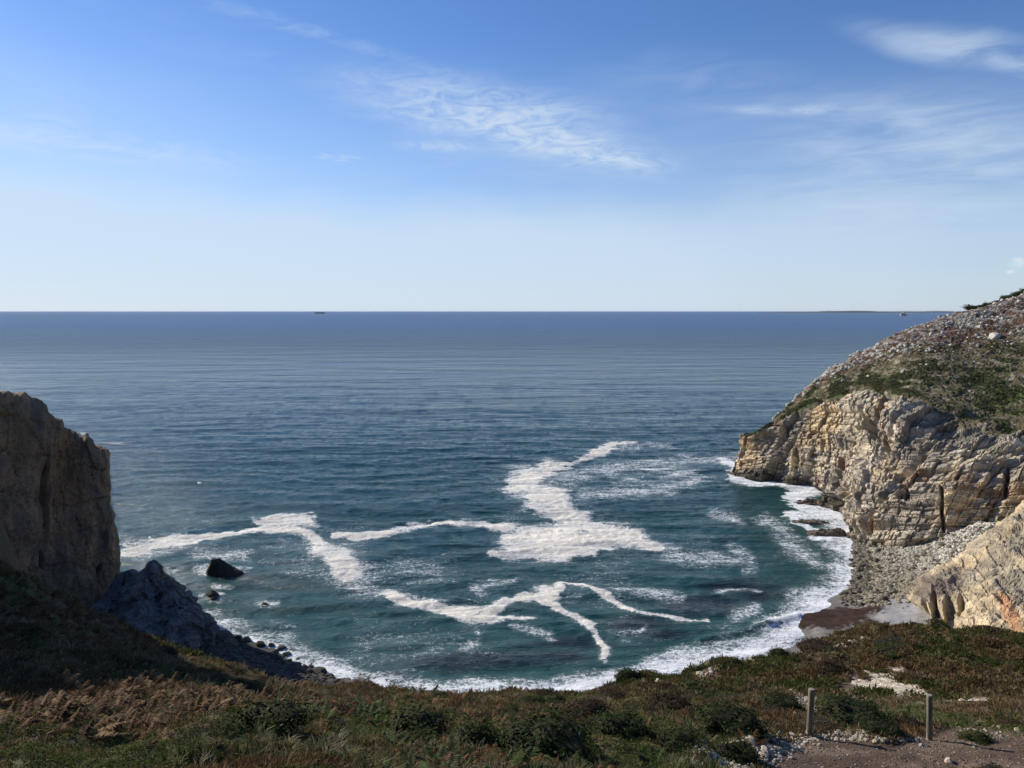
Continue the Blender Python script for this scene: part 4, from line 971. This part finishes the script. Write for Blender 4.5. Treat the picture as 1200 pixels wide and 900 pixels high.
# ================================================================ far things
def wpt(px_, Y, z=0): return PZ(px_, Y, z)
mh = NT('ship_paint'); M_hull = mh.set(Base_Color=(.06,.07,.09), Roughness=.6)
mh = NT('ship_white'); M_sup = mh.set(Base_Color=(.35,.36,.38), Roughness=.5)
mh = NT('containers'); M_cont = mh.set(Base_Color=mh.mixc(mh.ramp(mh.noise(mh.pos(), .06, 1), .45, .55), (.10,.09,.10), (.20,.12,.09)), Roughness=.7)
sp_ = wpt(374.5, 16000)
o = bpy.data.objects.new('cargo_ship', None); COL.objects.link(o); o.location = sp_; o['label'] = 'tiny dark cargo ship on the horizon left of centre'; o['category'] = 'ship'
Vh, Fh = prism([(-100,-13),(80,-14),(104,-6),(112,0),(104,6),(80,14),(-100,13)], -2, 16); Vh = [(a*(1.04 if c > 0 else 1), b, c+(4 if c > 0 and a > 78 else 0)) for a, b, c in Vh]
put('hull', mesh_py('hull', Vh, Fh), M_hull, parent=o)
Vh, Fh = prism([(-88,-11),(-68,-11),(-68,11),(-88,11)], 16.2, 40); put('superstructure', mesh_py('superstructure', Vh, Fh), M_sup, parent=o)
Vh, Fh = prism([(-84,-3),(-78,-3),(-78,3),(-84,3)], 40.2, 47); put('funnel', mesh_py('funnel', Vh, Fh), M_hull, parent=o)
VV = []; FF = []
for i, x_ in enumerate(range(-60, 74, 15)):
    v, f = prism([(x_,-12),(x_+13.5,-12),(x_+13.5,12),(x_,12)], 16.2, 24+(i*37 % 3)*2.6); FF += [[k+len(VV) for k in ff] for ff in f]; VV += v
put('cargo', mesh_py('cargo', VV, FF), M_cont, parent=o)
# sea stacks
p0 = wpt(1058, 9000); VV = []
V, q = merge([lobe(np.array([a, 0, -3.]), np.array([a+b, 0, h_]), rb, 4, 930+i, 40, 24) for i, (a, b, h_, rb) in enumerate(((-18,4,38,20),(8,-2,46,22),(34,0,24,14)))])
me = mesh_np('sea_stack', V, q, {'Col': ('FLOAT_COLOR', tone(V/10, (.38,.34,.30), 3, .2))}); put('sea_stack', me, M_boulder, loc=p0, label='tiny pale rock stack in the sea beside the headland slope', category='sea stack')
# far coast
Yc = 24000.; xs = np.linspace(-5, 60, 260)
pxs = np.interp(np.arange(260), [0, 259], [908, 1240]); Xc = (pxs-600)/F*Yc*CP
hgt = np.clip(fbm(pxs/30, 0*pxs, 0, 4, 940)*22+36, 8, 90)*ss(905, 925, pxs)
prof = np.stack([np.c_[Xc, Yc+0*Xc, -5+0*Xc], np.c_[Xc, Yc+120+0*Xc, hgt*.85], np.c_[Xc, Yc+700+0*Xc, hgt], np.c_[Xc, Yc+2600+0*Xc, -5+0*Xc]], 1)
me = mesh_np('far_coast', prof.reshape(-1, 3), grid_faces(260, 4), {'Col': ('FLOAT_COLOR', np.tile(np.array([.10,.11,.08]), (260*4, 1)))}, smooth=True)
put('far_coast', me, M_ground, kind='structure')

#ENDPART2
hb = bpy.data.meshes.new('haze'); a_ = 70000.; zt = 96.; zb_ = -14.
vv = [(x, y, z) for z in (zb_, zt) for x, y in ((-a_,-400.),(a_,-400.),(a_,a_),(-a_,a_))]
hb.from_pydata(vv, [], [(3,2,1,0),(4,5,6,7),(0,1,5,4),(1,2,6,5),(2,3,7,6),(3,0,4,7)]); hb.update()
mz = bpy.data.materials.new('haze'); mz.use_nodes = True; nt = mz.node_tree; nt.nodes.clear()
vo = nt.nodes.new('ShaderNodeVolumePrincipled'); vo.inputs['Color'].default_value = (.80, .88, 1, 1); vo.inputs['Density'].default_value = HAZE; vo.inputs['Anisotropy'].default_value = .2
ou = nt.nodes.new('ShaderNodeOutputMaterial'); nt.links.new(vo.outputs[0], ou.inputs['Volume'])
put('haze', hb, mz, kind='stuff')
# ---------------------------------------------------------------- camera, sun, sky
cam = bpy.data.cameras.new('camera'); co = bpy.data.objects.new('camera', cam); COL.objects.link(co)
co.location = (0, 0, H); co.rotation_euler = (math.pi/2-PITCH, 0, 0)
cam.sensor_width = 36; cam.lens = 27.0; cam.clip_start = .1; cam.clip_end = 200000
sc.camera = co
sun = bpy.data.lights.new('sun', 'SUN'); so = bpy.data.objects.new('sun', sun); COL.objects.link(so)
sun.energy = 5.0; sun.angle = math.radians(.5); sun.color = (1, .93, .82)
sd = Vector((math.sin(SUN_AZ)*math.cos(SUN_EL), math.cos(SUN_AZ)*math.cos(SUN_EL), math.sin(SUN_EL)))
so.rotation_euler = sd.to_track_quat('Z', 'Y').to_euler()

w = bpy.data.worlds.new('World'); sc.world = w; w.use_nodes = True
t = w.node_tree; bg = t.nodes['Background']
class WN(NT):
    def __init__(s, tree): s.t = tree
m = WN(t)
sky = m.n('ShaderNodeTexSky', sky_type='NISHITA', sun_disc=False, sun_elevation=SUN_EL, sun_rotation=SUN_AZ, altitude=60.0, air_density=1.0, dust_density=.15, ozone_density=2.5)
d = m.n('ShaderNodeTexCoord').outputs['Generated']
sp = m.n('ShaderNodeSeparateXYZ'); t.links.new(d, sp.inputs[0])
dx, dy, dz = sp.outputs
az = m.math('ARCTAN2', dx, dy); el = m.math('ARCSINE', dz)
def dirpx(px_, py_):
    q = P(px_, py_, 100.)-[0,0,H]; return math.atan2(q[0], q[1]), math.asin(q[2]/np.linalg.norm(q))
pv = m.n('ShaderNodeCombineXYZ'); t.links.new(az, pv.inputs[0]); t.links.new(el, pv.inputs[1])
wn = m.n('ShaderNodeTexNoise', inp={'Scale': 5.0, 'Detail': 3.0}); t.links.new(pv.outputs[0], wn.inputs['Vector'])
warp = m.math('MULTIPLY', m.math('SUBTRACT', wn.outputs['Fac'], .5), .10)
def streak(rot, sx_, sy_, off, detail=7, dist=.5):
    return m.noise(m.map(pv.outputs[0], (sx_, sy_, 1), (off, off*.7, 0), (0, 0, rot)), 1.0, detail, .62, dist)
def blob(px_, py_, rx, ry, ang, noise_, lo, hi, st):
    a0, e0 = dirpx(px_, py_); a0b, _ = dirpx(px_+rx, py_); _, e0b = dirpx(px_, py_+ry)
    ra, re = abs(a0b-a0), abs(e0b-e0); c_, s_ = math.cos(ang), math.sin(ang)
    ax = m.math('SUBTRACT', az, a0); ey = m.math('SUBTRACT', m.math('ADD', el, m.math('MULTIPLY', warp, .35)), e0)
    u_ = m.math('ADD', m.math('MULTIPLY', ax, c_), m.math('MULTIPLY', ey, s_)); v_ = m.math('SUBTRACT', m.math('MULTIPLY', ey, c_), m.math('MULTIPLY', ax, s_))
    r_ = m.math('SQRT', m.math('ADD', m.math('POWER', m.math('DIVIDE', u_, ra), 2.0), m.math('POWER', m.math('DIVIDE', v_, re), 2.0)))
    fall = m.ramp(r_, 1.0, .1)
    return m.math('MULTIPLY', m.math('MULTIPLY', fall, m.ramp(noise_, lo, hi)), st)
nA = streak(-.08, 9, 42, 1.3); nB = streak(.28, 7, 45, 5.1); nC = streak(-.15, 22, 70, 2.2, 8, 1.0); nD = streak(0, 3, 14, 8.4, 6)
cl = [blob(555,128,230,50,-.10,nC,.25,.72,.62), blob(660,170,200,34,-.20,nC,.28,.70,.52), blob(520,172,80,10,-.05,nC,.35,.6,.35), blob(720,185,90,12,-.15,nC,.35,.65,.35),
      blob(1110,52,190,30,-.34,nA,.22,.66,.55), blob(1190,80,60,16,-.4,nA,.3,.6,.25), blob(370,42,230,14,-.20,nC,.35,.75,.25), blob(900,130,120,8,-.08,nA,.35,.65,.22), blob(1080,150,220,80,-.15,nB,.32,.75,.24),
      blob(1180,185,120,30,.2,nA,.35,.7,.18), blob(120,165,330,26,-.06,nC,.35,.75,.22), blob(400,184,60,8,-.1,nC,.45,.6,.3), blob(0,170,520,170,0,nD,.1,.9,.34), blob(1050,200,420,120,-.05,nB,.2,.8,.34), blob(600,150,300,90,-.1,nB,.2,.8,.26), blob(80,175,260,22,-.05,nC,.25,.75,.30), blob(850,110,240,60,-.2,nA,.25,.8,.22), blob(300,60,300,60,-.15,nA,.25,.8,.10), blob(950,130,160,10,-.05,nA,.3,.7,.25), blob(520,230,500,60,-.05,nA,.3,.9,.12)]
tot = cl[0]
for c_ in cl[1:]: tot = m.math('ADD', tot, c_)
# pale veil above the horizon, thicker on the left
ev = m.math('ADD', el, m.math('MULTIPLY', warp, .5))
veil = m.math('MULTIPLY', m.ramp(ev, math.radians(9.5), math.radians(4.5)), m.ramp(m.math('ADD', az, m.math('MULTIPLY', warp, 4)), .85, -.2, .10, .64))
veil = m.math('ADD', veil, m.ramp(el, math.radians(20), math.radians(-1), 0, .42))
tot = m.math('MINIMUM', m.math('ADD', tot, veil), .85)

puff = m.math('ADD', blob(1192,312,13,9,0,nC,.25,.65,.9), blob(1184,321,8,3,0,nC,.2,.6,.6))
hs = m.n('ShaderNodeHueSaturation', inp={'Saturation': 1.07, 'Value': 1.0, 'Color': sky.outputs[0]})
tint = m.mixc(1.0, hs.outputs[0], (.80, .97, 1.30), 'MULTIPLY')
skyc = m.mixc(tot, tint, (6.3, 7.5, 9.0))
skyc = m.mixc(m.math('MINIMUM', puff, .6), skyc, (8.5, 9., 9.5))
t.links.new(skyc, bg.inputs[0]); bg.inputs[1].default_value = .085

sc.view_settings.view_transform = 'Standard'; sc.view_settings.look = 'None'; sc.view_settings.gamma = 1; sc.view_settings.exposure = .22
sc.cycles.use_denoising = True; sc.cycles.max_bounces = 5; sc.cycles.diffuse_bounces = 2; sc.cycles.transparent_max_bounces = 8
